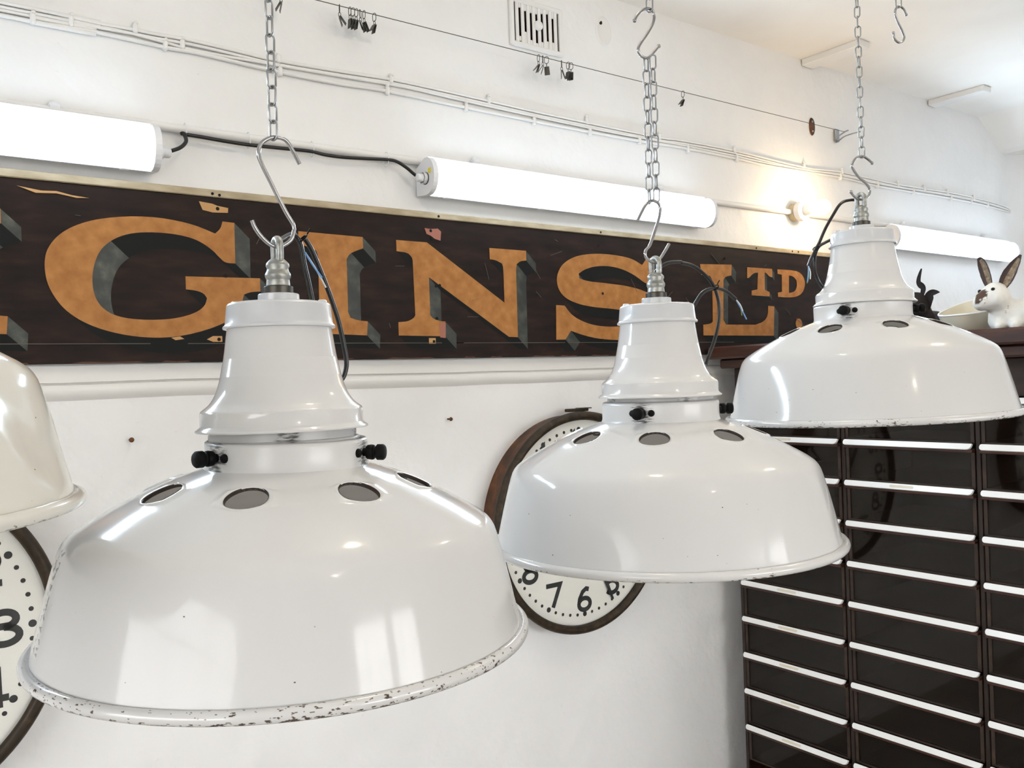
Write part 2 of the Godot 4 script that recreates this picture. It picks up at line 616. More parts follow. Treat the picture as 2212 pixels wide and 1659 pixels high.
func pendant(at: Vector3, h0: float, phase: float, screws: float, tilt: float, base: Color, seed_: int, wear: float, label: String, scar := -1.0) -> Node3D:
	var L := thing("pendant_lamp", at, label, "lamp", "enamel factory pendant lamps")
	var en := enamel(seed_, base, 46, scar)
	var turn := Transform3D(Basis(Vector3(0.6, 0, -0.8), deg_to_rad(tilt)), Vector3.ZERO)
	var sh := inst("shade", shade_mesh(phase), en, L, turn)
	for k in 8:
		inst("vent_edge", vent_edge(phase + TAU * k / 8.0), mats.worn_edge, sh)
	# rim
	var st := st_new()
	var rim := []
	for i in 17:
		var a := PI * 0.5 + PI * 0.28 - TAU * i / 16.0
		rim.append(0.2242 + 0.0056 * cos(a)); rim.append(0.0 + 0.0056 * sin(a))
	lathe(st, [rim], 128)
	var r := obj("rolled_rim", st, rim_enamel(seed_ + 1, base, wear), L)
	r.transform = turn
	# collar with screws
	st = st_new()
	lathe(st, [[0.0715, 0.1815, 0.0740, 0.1832, 0.0758, 0.1815, 0.0762, 0.1795], [0.0762, 0.1795, 0.0762, 0.161, 0.0775, 0.1575], [0.0745, 0.1575, 0.0745, 0.1815]], 96)
	var spots := []
	for k in 3:
		spots.append(fposmod((screws + k * TAU / 3.0) / TAU, 1.0))
	var col := obj("collar", st, collar_enamel(seed_ + 2, base, spots), L)
	col.transform = turn
	var st1 := st_new()
	var out := Transform3D(Basis(Vector3(0, 0, 1), Vector3(1, 0, 0), Vector3(0, 1, 0)), Vector3.ZERO)
	lathe(st1, [[0.0, 0.0175, 0.0052, 0.0172, 0.0062, 0.016], [0.0062, 0.016, 0.0062, 0.0115, 0.0050, 0.0105], [0.0050, 0.0105, 0.0038, 0.0098, 0.0052, 0.0088], [0.0056, 0.0085, 0.0060, 0.0072, 0.0056, 0.0035, 0.0046, 0.0026], [0.0032, 0.0026, 0.0032, -0.002]], 16, out)
	var knob := mesh_of(st1)
	st1 = st_new()
	lathe(st1, [[0.0, 0.0034, 0.0022, 0.0031, 0.0036, 0.0021, 0.0041, 0.0008, 0.0041, -0.0006]], 14, out)
	var stud := mesh_of(st1)
	for k in 3:
		var a := screws + k * TAU / 3.0
		for e in [[0.0, knob, "thumb_screw"], [-0.155, stud, "stud_screw"], [0.165, stud, "stud_screw"]]:
			var b: float = a + e[0]
			var fr := Transform3D(Basis(Vector3.UP, -b), Vector3(cos(b) * 0.0762, 0.1700, sin(b) * 0.0762))
			inst(e[2], e[1], mats.knob, L, turn * fr.scaled_local(Vector3.ONE * (1.22 if e[0] == 0.0 else 1.05)))
	# gallery tube inside, then the bell-shaped neck
	st = st_new()
	lathe(st, [[0.0690, h0 + 0.004, 0.0690, 0.1800], [0.0690, 0.1842, 0.0722, 0.1835, 0.0722, 0.1815]], 72)
	obj("gallery_tube", st, collar_enamel(seed_ + 3, base * Color(0.9, 0.9, 0.9), [0.1, 0.3, 0.55, 0.8]), L)
	st = st_new()
	lathe(st, [
		rounded([0.0485, h0 + 0.099, 0.0500, h0 + 0.088, 0.0520, h0 + 0.074, 0.0545, h0 + 0.060, 0.0578, h0 + 0.046, 0.0620, h0 + 0.034, 0.0672, h0 + 0.0258, 0.0722, h0 + 0.0215, 0.0748, h0 + 0.0195, 0.0757, h0 + 0.0180]),
		[0.0757, h0 + 0.0180, 0.0760, h0 + 0.0165, 0.0760, h0 + 0.0055, 0.0770, h0 + 0.0040, 0.0788, h0 + 0.0026, 0.0803, h0 + 0.0016, 0.0806, h0 + 0.0006, 0.0798, h0 - 0.0004],
		[0.0798, h0 - 0.0004, 0.0740, h0 + 0.0004, 0.0735, h0 + 0.016, 0.060, h0 + 0.034, 0.047, h0 + 0.097]], 96)
	obj("neck", st, mat(base, 0.13, 0.0, 0.25), L)
	# cap
	st = st_new()
	lathe(st, [
		[0.0, h0 + 0.1205, 0.0440, h0 + 0.1205, 0.0470, h0 + 0.1198, 0.0485, h0 + 0.1180],
		[0.0485, h0 + 0.1180, 0.0496, h0 + 0.108, 0.0503, h0 + 0.1010, 0.0510, h0 + 0.0995, 0.0522, h0 + 0.0987, 0.0527, h0 + 0.0975, 0.0523, h0 + 0.0962],
		[0.0523, h0 + 0.0962, 0.0480, h0 + 0.0962]], 80)
	var cap := obj("cap", st, mats.cap_grey, L)
	st = st_new()
	lathe(st, [[0.0, h0 + 0.1235, 0.003, h0 + 0.1232, 0.0042, h0 + 0.1222, 0.0045, h0 + 0.1203]], 12)
	var bolt := mesh_of(st)
	for a in [0.55, 0.55 + PI]:
		inst("cap_bolt", bolt, mats.cap_grey, cap, Transform3D(Basis.IDENTITY, Vector3(cos(a) * 0.041, 0, sin(a) * 0.041)))
	st = st_new()
	lathe(st, [[0.0105, h0 + 0.1295, 0.0185, h0 + 0.1295, 0.0193, h0 + 0.1287], [0.0193, h0 + 0.1287, 0.0197, h0 + 0.1205]], 40)
	obj("boss", st, mats.cap_grey, L)
	st = st_new()
	var thread := []
	for i in 5:
		var y := h0 + 0.1368 - i * 0.0016
		thread.append_array([0.0130, y, 0.0143, y - 0.0008])
	thread.append_array([0.0130, h0 + 0.1288])
	lathe(st, [[0.0095, h0 + 0.1375, 0.0130, h0 + 0.1368], thread], 32)
	obj("threaded_nipple", st, mats.steel_dark, L)
	st = st_new()
	lathe(st, [[0.0, h0 + 0.1640, 0.0060, h0 + 0.1635, 0.0085, h0 + 0.1612, 0.0105, h0 + 0.1590, 0.0112, h0 + 0.1565, 0.0100, h0 + 0.1540, 0.0104, h0 + 0.1515, 0.0120, h0 + 0.1488, 0.0121, h0 + 0.1460, 0.0108, h0 + 0.1430], [0.0108, h0 + 0.1430, 0.0112, h0 + 0.1375]], 32)
	tube(st, ring_path(Vector3(0, h0 + 0.1705, 0), 0.0135, 0.0235, Vector3(0, 0, 1), Vector3.UP), 0.0037, 12, true)
	obj("suspension_loop", st, mats.cast, L)
	return L

func flex(L: Node3D, runs: Array, radius := 0.0026) -> void:
	for k in runs.size():
		var st := st_new()
		var pts := []
		for p in runs[k]:
			pts.append(p - L.position)
		tube(st, spline(pts, 6), radius, 10)
		obj("flex_cable", st, mats.rubber, L)

func cores(L: Node3D, at: Vector3, tips: Array) -> void:
	var cols := [Color(0.42, 0.62, 0.86), Color(0.86, 0.86, 0.84), Color(0.45, 0.53, 0.25)]
	for k in tips.size():
		var st := st_new()
		var d: Vector3 = tips[k]
		tube(st, spline([at - L.position, at + d * 0.5 + Vector3(0.002 * (k - 1), 0, 0.002) - L.position, at + d - L.position], 5), 0.0009, 6)
		obj("wire_core", st, mat(cols[k % 3], 0.4), L)

# ---------------------------------------------------------------- chains and hooks
var link_mesh: Mesh
func make_link() -> void:
	var st := st_new()
	tube(st, ring_path(Vector3.ZERO, 0.0088, 0.0188, Vector3.RIGHT, Vector3.UP, 24), 0.0011, 8, true)
	link_mesh = mesh_of(st)

func chain(bottom: Vector3, top_y: float, label: String, first := 0, lean := 0.0, eye := true, pitch := 0.0166) -> Node3D:
	var c := thing("chain", Vector3(bottom.x, top_y, bottom.z), label, "chain", "zinc link chains")
	var y := bottom.y
	var k := first
	var rng := RandomNumberGenerator.new()
	rng.seed = int(bottom.x * 1000.0)
	while y < top_y - 0.004:
		var b := Basis(Vector3.UP, (0.35 if k % 2 == 0 else 0.35 + PI / 2.0) + rng.randf_range(-0.2, 0.2))
		b = b * Basis(Vector3(0, 0, 1), rng.randf_range(-0.03, 0.03))
		inst("link", link_mesh, mats.zinc, c, Transform3D(b, Vector3(lean * (y - bottom.y), y - top_y, 0)))
		y += pitch
		k += 1
	if eye:
		var st := st_new()
		lathe(st, [[0.0, 0.0, 0.012, 0.0, 0.014, -0.002, 0.010, -0.006, 0.003, -0.008, 0.003, -0.012]], 16)
		tube(st, ring_path(Vector3(lean * (top_y - bottom.y), -0.014, 0), 0.012, 0.014, Vector3.RIGHT, Vector3.UP), 0.0016, 8, true)
		obj("ceiling_eye", st, mats.zinc, c)
	return c

func hook(data: Array, dz: float, dy: float, label: String, mt: Material, balls := true) -> void:
	var pts := line3(data, 1.35 + dz)
	var mid := Vector3.ZERO
	for p in pts:
		mid += p
	mid /= pts.size()
	var o := thing("s_hook", mid + Vector3(0, dy, 0), label, "hook", "steel s-hooks")
	var loc := []
	for p in pts:
		loc.append(p - mid)
	var st := st_new()
	tube(st, spline(loc, 5), 0.0020, 12)
	obj("rod", st, mt, o)
	if balls:
		for e in [loc[0], loc[loc.size() - 1]]:
			st = st_new()
			lathe(st, [[0.0, 0.0028, 0.0016, 0.0024, 0.0026, 0.001, 0.0026, -0.001, 0.0016, -0.0024, 0.0, -0.0028]], 12, Transform3D(Basis.IDENTITY, e))
			obj("rounded_end", st, mt, o)

# ---------------------------------------------------------------- batten lights, wall bulb, ceiling bulbs
func batten(x0: float, x1: float, y: float, label: String, gland_left: bool, gland_right: bool) -> void:
	var o := thing("batten_light", Vector3(x0, y, 0.0), label, "light", "fluorescent batten lights")
	var len := x1 - x0
	var along := Transform3D(Basis(Vector3(0, 0, 1), Vector3(0, 1, 0), Vector3(-1, 0, 0)), Vector3.ZERO)
	# section (z out, y up) swept along x
	var back := PackedVector2Array([Vector2(0.004, -0.034), Vector2(0.044, -0.046), Vector2(0.045, -0.053), Vector2(0.052, -0.053), Vector2(0.052, 0.058), Vector2(0.045, 0.058), Vector2(0.044, 0.046), Vector2(0.004, 0.034)])
	var front := PackedVector2Array()
	for i in 15:
		var a := -PI / 2 + PI * i / 14.0
		front.append(Vector2(0.052 + 0.046 * pow(cos(a), 0.8), 0.050 * sin(a)))
	var sweep := func(outline: PackedVector2Array, a: float, b: float, m: Material, called: String) -> MeshInstance3D:
		var st := st_new()
		var xf := Transform3D(Basis(Vector3(0, 0, 1), Vector3(0, 1, 0), Vector3(1, 0, 0)), Vector3.ZERO)
		plate(st, outline, a, b, xf)
		st.set_smooth_group(-1)
		var idx := Geometry2D.triangulate_polygon(outline)
		for i in range(0, idx.size(), 3):
			var p := []
			for k in 3:
				var q := outline[idx[i + k]]
				p.append(Vector3(a, q.y, q.x))
			tri(st, p[0], p[1], p[2], Vector3(-1, 0, 0))
		return obj(called, st, m, o)
	sweep.call(back, 0.012, len - 0.012, mats.plastic, "housing")
	var dm := mat(Color(0.95, 0.96, 1.0), 0.4)
	dm.emission_enabled = true
	dm.emission = Color(0.85, 0.93, 1.0)
	dm.emission_energy_multiplier = BATTEN_GLOW
	sweep.call(front, 0.0145, len - 0.0145, dm, "diffuser")
	var capo := PackedVector2Array()
	for p in front:
		capo.append(Vector2(0.052 + (p.x - 0.052) * 1.06, p.y * 1.05))
	capo.append(Vector2(0.040, 0.047))
	capo.append(Vector2(0.004, 0.030))
	capo.append(Vector2(0.004, -0.047))
	sweep.call(capo, 0.0, 0.015, mats.plastic, "end_cap")
	sweep.call(capo, len - 0.015, len, mats.plastic, "end_cap")
	for e in [[gland_left, -1.0, 0.0], [gland_right, 1.0, len]]:
		if e[0]:
			var st := st_new()
			var xf := Transform3D(Basis(Vector3(0, 0, 1), Vector3(e[1], 0, 0), Vector3(0, e[1], 0)), Vector3(e[2], -0.006, 0.056))
			lathe(st, [[0.0, 0.030, 0.010, 0.030, 0.012, 0.027], [0.012, 0.027, 0.013, 0.012], [0.0165, 0.012, 0.0165, 0.0]], 6, xf)
			obj("cable_gland", st, mats.plastic, o)
			st = st_new()
			lathe(st, [[0.0165, 0.0022, 0.0176, 0.0018, 0.0176, 0.0002]], 24, xf)
			obj("gland_seal", st, mats.rubber, o)
	if gland_left:
		var st := st_new()
		bbox(st, Vector3(-0.0006, 0.012, 0.078), Vector3(0.0016, 0.014, 0.014), 0.0003)
		obj("sticker", st, mat(Color(0.93, 0.86, 0.30), 0.5), o)
	for f in [0.17, 0.83]:
		var st := st_new()
		lathe(st, [[0.0, 0.010, 0.009, 0.009, 0.013, 0.004, 0.014, 0.0]], 14, Transform3D(Basis(Vector3.RIGHT, PI / 2), Vector3(len * f, 0.076, 0.012)))
		bbox(st, Vector3(len * f, 0.062, 0.011), Vector3(0.026, 0.040, 0.022), 0.003)
		obj("mounting_bracket", st, mats.plastic, o)
	for f in [0.06, 0.35, 0.65, 0.94]:
		var st := st_new()
		bbox(st, Vector3(len * f, -0.0515, 0.050), Vector3(0.022, 0.008, 0.016), 0.002)
		obj("diffuser_clip", st, mats.plastic, o)
	var lamp := AreaLight3D.new()
	lamp.name = "tube_glow"
	lamp.area_size = Vector2(len - 0.05, 0.07)
	lamp.position = Vector3(len * 0.5, 0.0, 0.103)
	lamp.rotation = Vector3(0, PI, 0)
	lamp.light_color = Color(0.85, 0.93, 1.0)
	lamp.light_energy = BATTEN_LAMP
	lamp.area_range = 12.0
	lamp.shadow_enabled = true
	o.add_child(lamp)

func bulb_profile() -> Array:
	var p := []
	for i in 15:
		var a := PI * i / 14.0 * 0.80
		p.append(0.030 * sin(a)); p.append(0.030 * cos(a) - 0.030)
	p.append_array([0.0145, -0.062, 0.0130, -0.070])
	return [p]

func bare_bulb(at: Vector3, turn: Basis, label: String, energy: float, tint: Color) -> void:
	var o := thing("bulb_holder", at, label, "light", "bare warm bulbs")
	var xf := Transform3D(turn, Vector3.ZERO)
	var st := st_new()
	lathe(st, [[0.0, 0.026, 0.030, 0.026, 0.034, 0.022], [0.034, 0.022, 0.036, 0.0]], 28, xf)
	obj("junction_box", st, mats.old_cream, o)
	st = st_new()
	lathe(st, [[0.0, 0.056, 0.037, 0.056, 0.040, 0.052], [0.040, 0.052, 0.0405, 0.032, 0.036, 0.026], [0.036, 0.026, 0.0, 0.026]], 32, xf)
	obj("rose", st, mats.plastic, o)
	st = st_new()
	lathe(st, [[0.0, 0.094, 0.0175, 0.094, 0.0175, 0.078], [0.0175, 0.078, 0.020, 0.070, 0.020, 0.054]], 24, xf)
	obj("lamp_socket", st, mats.plastic, o)
	st = st_new()
	lathe(st, bulb_profile(), 28, Transform3D(turn, turn * Vector3(0, 0.170, 0)))
	var bm := mat(Color(1.0, 0.97, 0.9), 0.3)
	bm.emission_enabled = true
	bm.emission = tint
	bm.emission_energy_multiplier = BULB_GLOW
	obj("bulb", st, bm, o)
	var l := OmniLight3D.new()
	l.name = "bulb_glow"
	l.position = turn * Vector3(0, 0.138, 0)
	l.light_color = tint
	l.light_energy = energy
	l.light_size = 0.028
	l.omni_range = 14.0
	l.omni_attenuation = 2.0
	l.shadow_enabled = true
	o.add_child(l)

# ---------------------------------------------------------------- sign
func letter(board: Node3D, called: String, outlines: Array, sv: Vector2) -> void:
	var st := st_new()
	for o in outlines:
		plate(st, o, 0.0005, 0.0016)
	var face := obj(called, st, mats.gold, board)
	if sv == Vector2.ZERO:
		return
	for o in outlines:
		var ccw := not Geometry2D.is_polygon_clockwise(o)
		var n: int = o.size()
		var kind := []
		for i in n:
			var e: Vector2 = o[(i + 1) % n] - o[i]
			var nn := (Vector2(e.y, -e.x) * (1.0 if ccw else -1.0)).normalized()
			kind.append(0 if nn.dot(sv) <= 0.0 else (1 if nn.x > 0.62 else 2))
		var first := 0
		for i in n:
			if kind[i] != kind[(i + n - 1) % n]:
				first = i
				break
		var st2: SurfaceTool = null
		for j in n:
			var i := (first + j) % n
			var k: int = kind[i]
			if k == 0:
				continue
			if st2 == null:
				st2 = st_new()
			var a: Vector2 = o[i]
			var b: Vector2 = o[(i + 1) % n]
			var z := 0.0010 if k == 1 else 0.0007
			quad(st2, Vector3(a.x, a.y, z), Vector3(b.x, b.y, z), Vector3(b.x + sv.x, b.y + sv.y, z), Vector3(a.x + sv.x, a.y + sv.y, z), Vector3(0, 0, 1))
			if j == n - 1 or kind[(i + 1) % n] != k:
				obj("painted_side" if k == 1 else "painted_underside", st2, mats.olive if k == 1 else mats.underpaint, face)
				st2 = null

func shift(p: PackedVector2Array, d: Vector2) -> PackedVector2Array:
	var o := PackedVector2Array()
	for q in p:
		o.append(q + d)
	return o

# round off the traced curves
func soften(p: PackedVector2Array) -> PackedVector2Array:
	var o := PackedVector2Array()
	var n := p.size()
	for i in n:
		var a := p[(i + n - 1) % n]
		var b := p[i]
		var c := p[(i + 1) % n]
		var turn := absf((b - a).angle_to(c - b))
		if turn < 0.75 and turn > 0.06 and (b - a).length() < 0.12 and (c - b).length() < 0.12:
			o.append(b.lerp(a, 0.25))
			o.append(b.lerp(c, 0.25))
		else:
			o.append(b)
	return o

func build_sign() -> void:
	var x0 := -1.25
	var x1 := 3.46
	var z := 0.032
	var S := thing("painted_signboard", Vector3(0, 1.62, z), "long dark brown signboard with gold serif letters GINS LTD", "sign")
	var down := Vector2(0, -1.62)
	for e in [[1.6645, 2.019], [1.6205, 1.6635]]:
		var st := st_new()
		bbox(st, Vector3((x0 + x1) / 2, (e[0] + e[1]) / 2 - 1.62, -0.015), Vector3(x1 - x0, e[1] - e[0], 0.03), 0.0012)
		obj("board_plank", st, mats.board, S)
	var st := st_new()
	bbox(st, Vector3((x0 + x1) / 2, 2.0285 - 1.62, -0.013), Vector3(x1 - x0, 0.018, 0.034), 0.002)
	obj("edge_strip", st, mats.strip, S)
	var sv := Vector2(0.0375, -0.0365)
	var g := soften(soften(shift(flat(LETTER_G), down)))
	letter(S, "painted_letter", [g], sv)
	var li := shift(flat(LETTER_I), down)
	letter(S, "painted_letter", [soften(li)], sv)
	letter(S, "painted_letter", [soften(shift(li, Vector2(-0.850, 0.0)))], sv)
	letter(S, "painted_letter", [soften(shift(flat(LETTER_N), down))], sv)
	letter(S, "painted_letter", [soften(soften(shift(flat(LETTER_S), down)))], sv)
	letter(S, "painted_letter", [soften(shift(flat(LETTER_L), down))], Vector2(0.026, -0.026))
	letter(S, "painted_letter", [soften(shift(flat(LETTER_T), down))], Vector2(0.014, -0.014))
	# the D is cut through its counter into two halves
	var d := soften(shift(flat(LETTER_D), down))
	var dh := soften(shift(flat(LETTER_D_HOLE), down))
	var halves := []
	for r in [Rect2(2.8, 0.0, 0.217, 0.6), Rect2(3.017, 0.0, 0.4, 0.6)]:
		var box := PackedVector2Array([r.position, r.position + Vector2(r.size.x, 0), r.end, r.position + Vector2(0, r.size.y)])
		for q in Geometry2D.intersect_polygons(d, box):
			for w in Geometry2D.clip_polygons(q, dh):
				halves.append(w)
	letter(S, "painted_letter", halves, Vector2.ZERO)
	letter(S, "painted_stop", [disc(0.021, 18, Vector2(3.052, 0.118))], Vector2(0.012, -0.012))
	# bare and filled spots, and black discs that put the shade of screw holes into colour
	var rng := RandomNumberGenerator.new()
	rng.seed = 5
	for e in [["bare_patch", mats.bare, [0.668, 2.006, 0.676, 1.986, 0.700, 1.982, 0.737, 1.984, 0.738, 1.996, 0.712, 1.999, 0.700, 2.003]],
			["bare_patch", mats.bare, [0.675, 1.674, 0.690, 1.668, 0.712, 1.668, 0.712, 1.682, 0.690, 1.682]],
			["bare_patch", mats.bare, [1.300, 1.678, 1.300, 1.662, 1.322, 1.662, 1.322, 1.678]],
			["filled_patch", mats.pink, [1.298, 1.990, 1.304, 1.974, 1.318, 1.970, 1.330, 1.962, 1.350, 1.958, 1.353, 1.984, 1.342, 1.992, 1.318, 1.989]],
			["filled_patch", mats.pink, [1.336, 1.720, 1.338, 1.680, 1.356, 1.678, 1.358, 1.722]],
			["bare_patch", mats.bare, [0.284, 2.003, 0.33, 1.997, 0.36, 1.999, 0.39, 1.993, 0.425, 1.990, 0.40, 1.988, 0.36, 1.994, 0.32, 1.991]],
			["bare_patch", mats.bare, [0.592, 1.678, 0.602, 1.672, 0.622, 1.675, 0.612, 1.681]]]:
		st = st_new()
		plate(st, shift(flat(e[2]), down), 0.0008, 0.0021)
		obj(e[0], st, e[1], S)
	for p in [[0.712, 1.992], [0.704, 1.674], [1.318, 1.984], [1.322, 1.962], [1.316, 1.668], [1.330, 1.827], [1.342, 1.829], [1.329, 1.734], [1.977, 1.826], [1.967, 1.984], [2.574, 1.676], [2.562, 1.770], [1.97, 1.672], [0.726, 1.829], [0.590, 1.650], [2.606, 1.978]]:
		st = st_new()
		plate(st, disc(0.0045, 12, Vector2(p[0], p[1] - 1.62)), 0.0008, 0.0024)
		obj("hole_shade_disc", st, mats.black, S)
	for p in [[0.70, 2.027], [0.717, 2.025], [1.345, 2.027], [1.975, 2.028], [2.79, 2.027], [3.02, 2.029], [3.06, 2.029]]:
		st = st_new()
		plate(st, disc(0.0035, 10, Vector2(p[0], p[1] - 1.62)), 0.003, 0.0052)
		obj("hole_shade_disc", st, mats.black, S)
	# the worn joint between the boards and the rubbed lower edge
	var jx := 0.24
	while jx < 2.4:
		var w := rng.randf_range(0.12, 0.45)
		st = st_new()
		plate(st, PackedVector2Array([Vector2(jx, 0.0433), Vector2(jx + w, 0.0433), Vector2(jx + w, 0.0449), Vector2(jx, 0.0449)]), 0.0011, 0.0024)
		obj("worn_joint", st, mats.scratch, S)
		jx += w + rng.randf_range(0.01, 0.10)
	jx = 0.25
	while jx < 2.5:
		var w := rng.randf_range(0.02, 0.16)
		st = st_new()
		plate(st, PackedVector2Array([Vector2(jx, 0.0008), Vector2(jx + w, 0.0008), Vector2(jx + w * 0.9, 0.0035), Vector2(jx + w * 0.5, 0.0024), Vector2(jx + w * 0.15, 0.0042)]), -0.0004, 0.0012)
		obj("rubbed_edge", st, mats.rubbed, S)
		jx += w + rng.randf_range(0.01, 0.12)
	# fine scratches
	for k in 26:
		st = st_new()
		var a := Vector2(rng.randf_range(0.2, 3.3), rng.randf_range(0.05, 0.38))
		var b := a + Vector2(rng.randf_range(-0.03, 0.05), rng.randf_range(-0.05, 0.02))
		var w := (b - a).orthogonal().normalized() * 0.0005
		plate(st, PackedVector2Array([a - w, b - w, b + w, a + w]), 0.0010, 0.0022)
		obj("scratch", st, mats.scratch, S)

# ---------------------------------------------------------------- clocks
func arc(cx: float, cy: float, rx: float, ry: float, a0: float, a1: float, n := 14) -> Array:
	var o := []
	for i in n + 1:
		var a := deg_to_rad(lerpf(a0, a1, float(i) / n))
		o.append(Vector2(cx + rx * cos(a), cy + ry * sin(a)))
	return o

func digit(c: String) -> Array:
	match c:
		"0": return [arc(0.5, 0.5, 0.36, 0.46, 90, 450, 24)]
		"1": return [[Vector2(0.5, 0.0), Vector2(0.5, 1.0), Vector2(0.26, 0.84)]]
		"2": return [arc(0.48, 0.70, 0.34, 0.26, 165, -35) + [Vector2(0.10, 0.07), Vector2(0.93, 0.07)]]
		"3": return [arc(0.42, 0.74, 0.34, 0.21, 140, -90), arc(0.42, 0.28, 0.42, 0.24, 90, -140), [Vector2(0.16, 0.55), Vector2(0.62, 0.55)]]
		"4": return [[Vector2(0.72, 0.0), Vector2(0.72, 0.97), Vector2(0.06, 0.27), Vector2(1.0, 0.27)]]
		"5": return [[Vector2(0.84, 0.94), Vector2(0.26, 0.94), Vector2(0.20, 0.54)], arc(0.44, 0.32, 0.40, 0.27, 125, -145)]
		"6": return [arc(0.50, 0.30, 0.36, 0.25, 0, 360, 24), [Vector2(0.80, 0.90), Vector2(0.62, 0.95), Vector2(0.40, 0.84), Vector2(0.20, 0.56), Vector2(0.14, 0.32)]]
		"7": return [[Vector2(0.04, 0.94), Vector2(0.90, 0.94), Vector2(0.42, 0.0)]]
		"8": return [arc(0.5, 0.74, 0.28, 0.20, 0, 360, 24), arc(0.5, 0.27, 0.37, 0.24, 0, 360, 24)]
		"9": return [arc(0.50, 0.70, 0.36, 0.25, 0, 360, 24), [Vector2(0.20, 0.10), Vector2(0.38, 0.05), Vector2(0.60, 0.16), Vector2(0.80, 0.44), Vector2(0.86, 0.68)]]
	return []

func ribbon(st: SurfaceTool, pts: Array, w: float, z: float) -> void:
	var n := pts.size()
	var closed: bool = pts[0].distance_to(pts[n - 1]) < 1e-4
	var l := []
	var r := []
	for i in n:
		var d0: Vector2 = (pts[i] - pts[i - 1]).normalized() if i > 0 else ((pts[n - 1] - pts[n - 2]).normalized() if closed else Vector2.ZERO)
		var d1: Vector2 = (pts[i + 1] - pts[i]).normalized() if i < n - 1 else ((pts[1] - pts[0]).normalized() if closed else Vector2.ZERO)
		var t := (d0 + d1).normalized()
		var k := 1.0
		if d0 != Vector2.ZERO and d1 != Vector2.ZERO:
			k = minf(1.0 / maxf(cos(absf(d0.angle_to(d1)) / 2.0), 0.3), 2.2)
		var o := t.orthogonal() * w * 0.5 * k
		l.append(pts[i] + o)
		r.append(pts[i] - o)
	for i in n - 1:
		quad(st, Vector3(l[i].x, l[i].y, z), Vector3(l[i + 1].x, l[i + 1].y, z), Vector3(r[i + 1].x, r[i + 1].y, z), Vector3(r[i].x, r[i].y, z), Vector3(0, 0, 1))

func clock(center: Vector2, radius: float, hour: float, minute: float, label: String, tab: bool, ds: float, ring: float) -> void:
	var o := thing("wall_clock", Vector3(center.x, center.y, 0.0), label, "clock", "factory wall clocks")
	var face := Transform3D(Basis(Vector3.RIGHT, PI / 2), Vector3.ZERO)
	var s := radius / 0.35
	var st := st_new()
	lathe(st, [[0.344 * s, 0.068, 0.340 * s, 0.055, 0.337 * s, 0.0]], 96, face)
	obj("case", st, mats.rust, o)
	st = st_new()
	lathe(st, [[0.3225 * s, 0.078, 0.325 * s, 0.086, 0.330 * s, 0.0905, 0.337 * s, 0.0915, 0.344 * s, 0.089, 0.349 * s, 0.083, 0.350 * s, 0.076, 0.347 * s, 0.069], [0.347 * s, 0.069, 0.340 * s, 0.067]], 112, face)
	obj("bezel", st, mats.bezel, o)
	st = st_new()
	lathe(st, [[0.0, 0.066, 0.326 * s, 0.066], [0.326 * s, 0.066, 0.326 * s, 0.060]], 96, face)
	obj("dial", st, mats.dial, o)
	for h in range(1, 13):
		var a := TAU * h / 12.0
		var c := Vector2(sin(a), cos(a)) * ring * s
		var t := str(h)
		var w := (0.066 if t.length() == 1 else 0.046) * ds
		st = st_new()
		for k in t.length():
			var ox := (k - (t.length() - 1) * 0.5) * w * 0.92
			for stroke in digit(t[k]):
				var pts := []
				for p in stroke:
					pts.append(c + Vector2(ox + (p.x - 0.5) * w, (p.y - 0.5) * 0.073 * ds))
				ribbon(st, pts, 0.0145 * ds, 0.0664)
		obj("numeral", st, mats.ink, o)
	for m in 60:
		var a := TAU * m / 60.0
		st = st_new()
		plate(st, disc((0.0080 if m % 5 == 0 else 0.0050) * ds, 16, Vector2(sin(a), cos(a)) * 0.293 * s), 0.0661, 0.0665)
		obj("minute_dot", st, mats.ink, o)
	for e in [["hour_hand", TAU * hour / 12.0, 0.185, 0.020, 0.0690], ["minute_hand", TAU * minute / 60.0, 0.292, 0.014, 0.0715]]:
		st = st_new()
		var b := Basis(Vector3(0, 0, 1), -e[1])
		var L: float = e[2]
		var w: float = e[3]
		plate(st, PackedVector2Array([Vector2(-w * 0.35, -0.06), Vector2(w * 0.35, -0.06), Vector2(w * 0.5, 0.0), Vector2(w * 0.5, L * 0.75), Vector2(w * 0.28, L), Vector2(-w * 0.28, L), Vector2(-w * 0.5, L * 0.75), Vector2(-w * 0.5, 0.0)]), e[4], e[4] + 0.0012, Transform3D(b, Vector3.ZERO))
		obj(e[0], st, mats.ink, o)
	st = st_new()
	lathe(st, [[0.0, 0.077, 0.012, 0.0765, 0.015, 0.074, 0.015, 0.0665]], 20, face)
	obj("centre_boss", st, mats.ink, o)
	st = st_new()
	lathe(st, [[0.0, 0.0805, 0.323 * s, 0.0800]], 64, face)
	obj("clock_glass", st, mats.glass, o)
	if tab:
		st = st_new()
		bbox(st, Vector3(0.005, radius + 0.004, 0.055), Vector3(0.085, 0.010, 0.022), 0.002)
		bbox(st, Vector3(0.03, radius + 0.009, 0.060), Vector3(0.045, 0.003, 0.030), 0.001)
		obj("hinge_tab", st, mats.bezel, o)

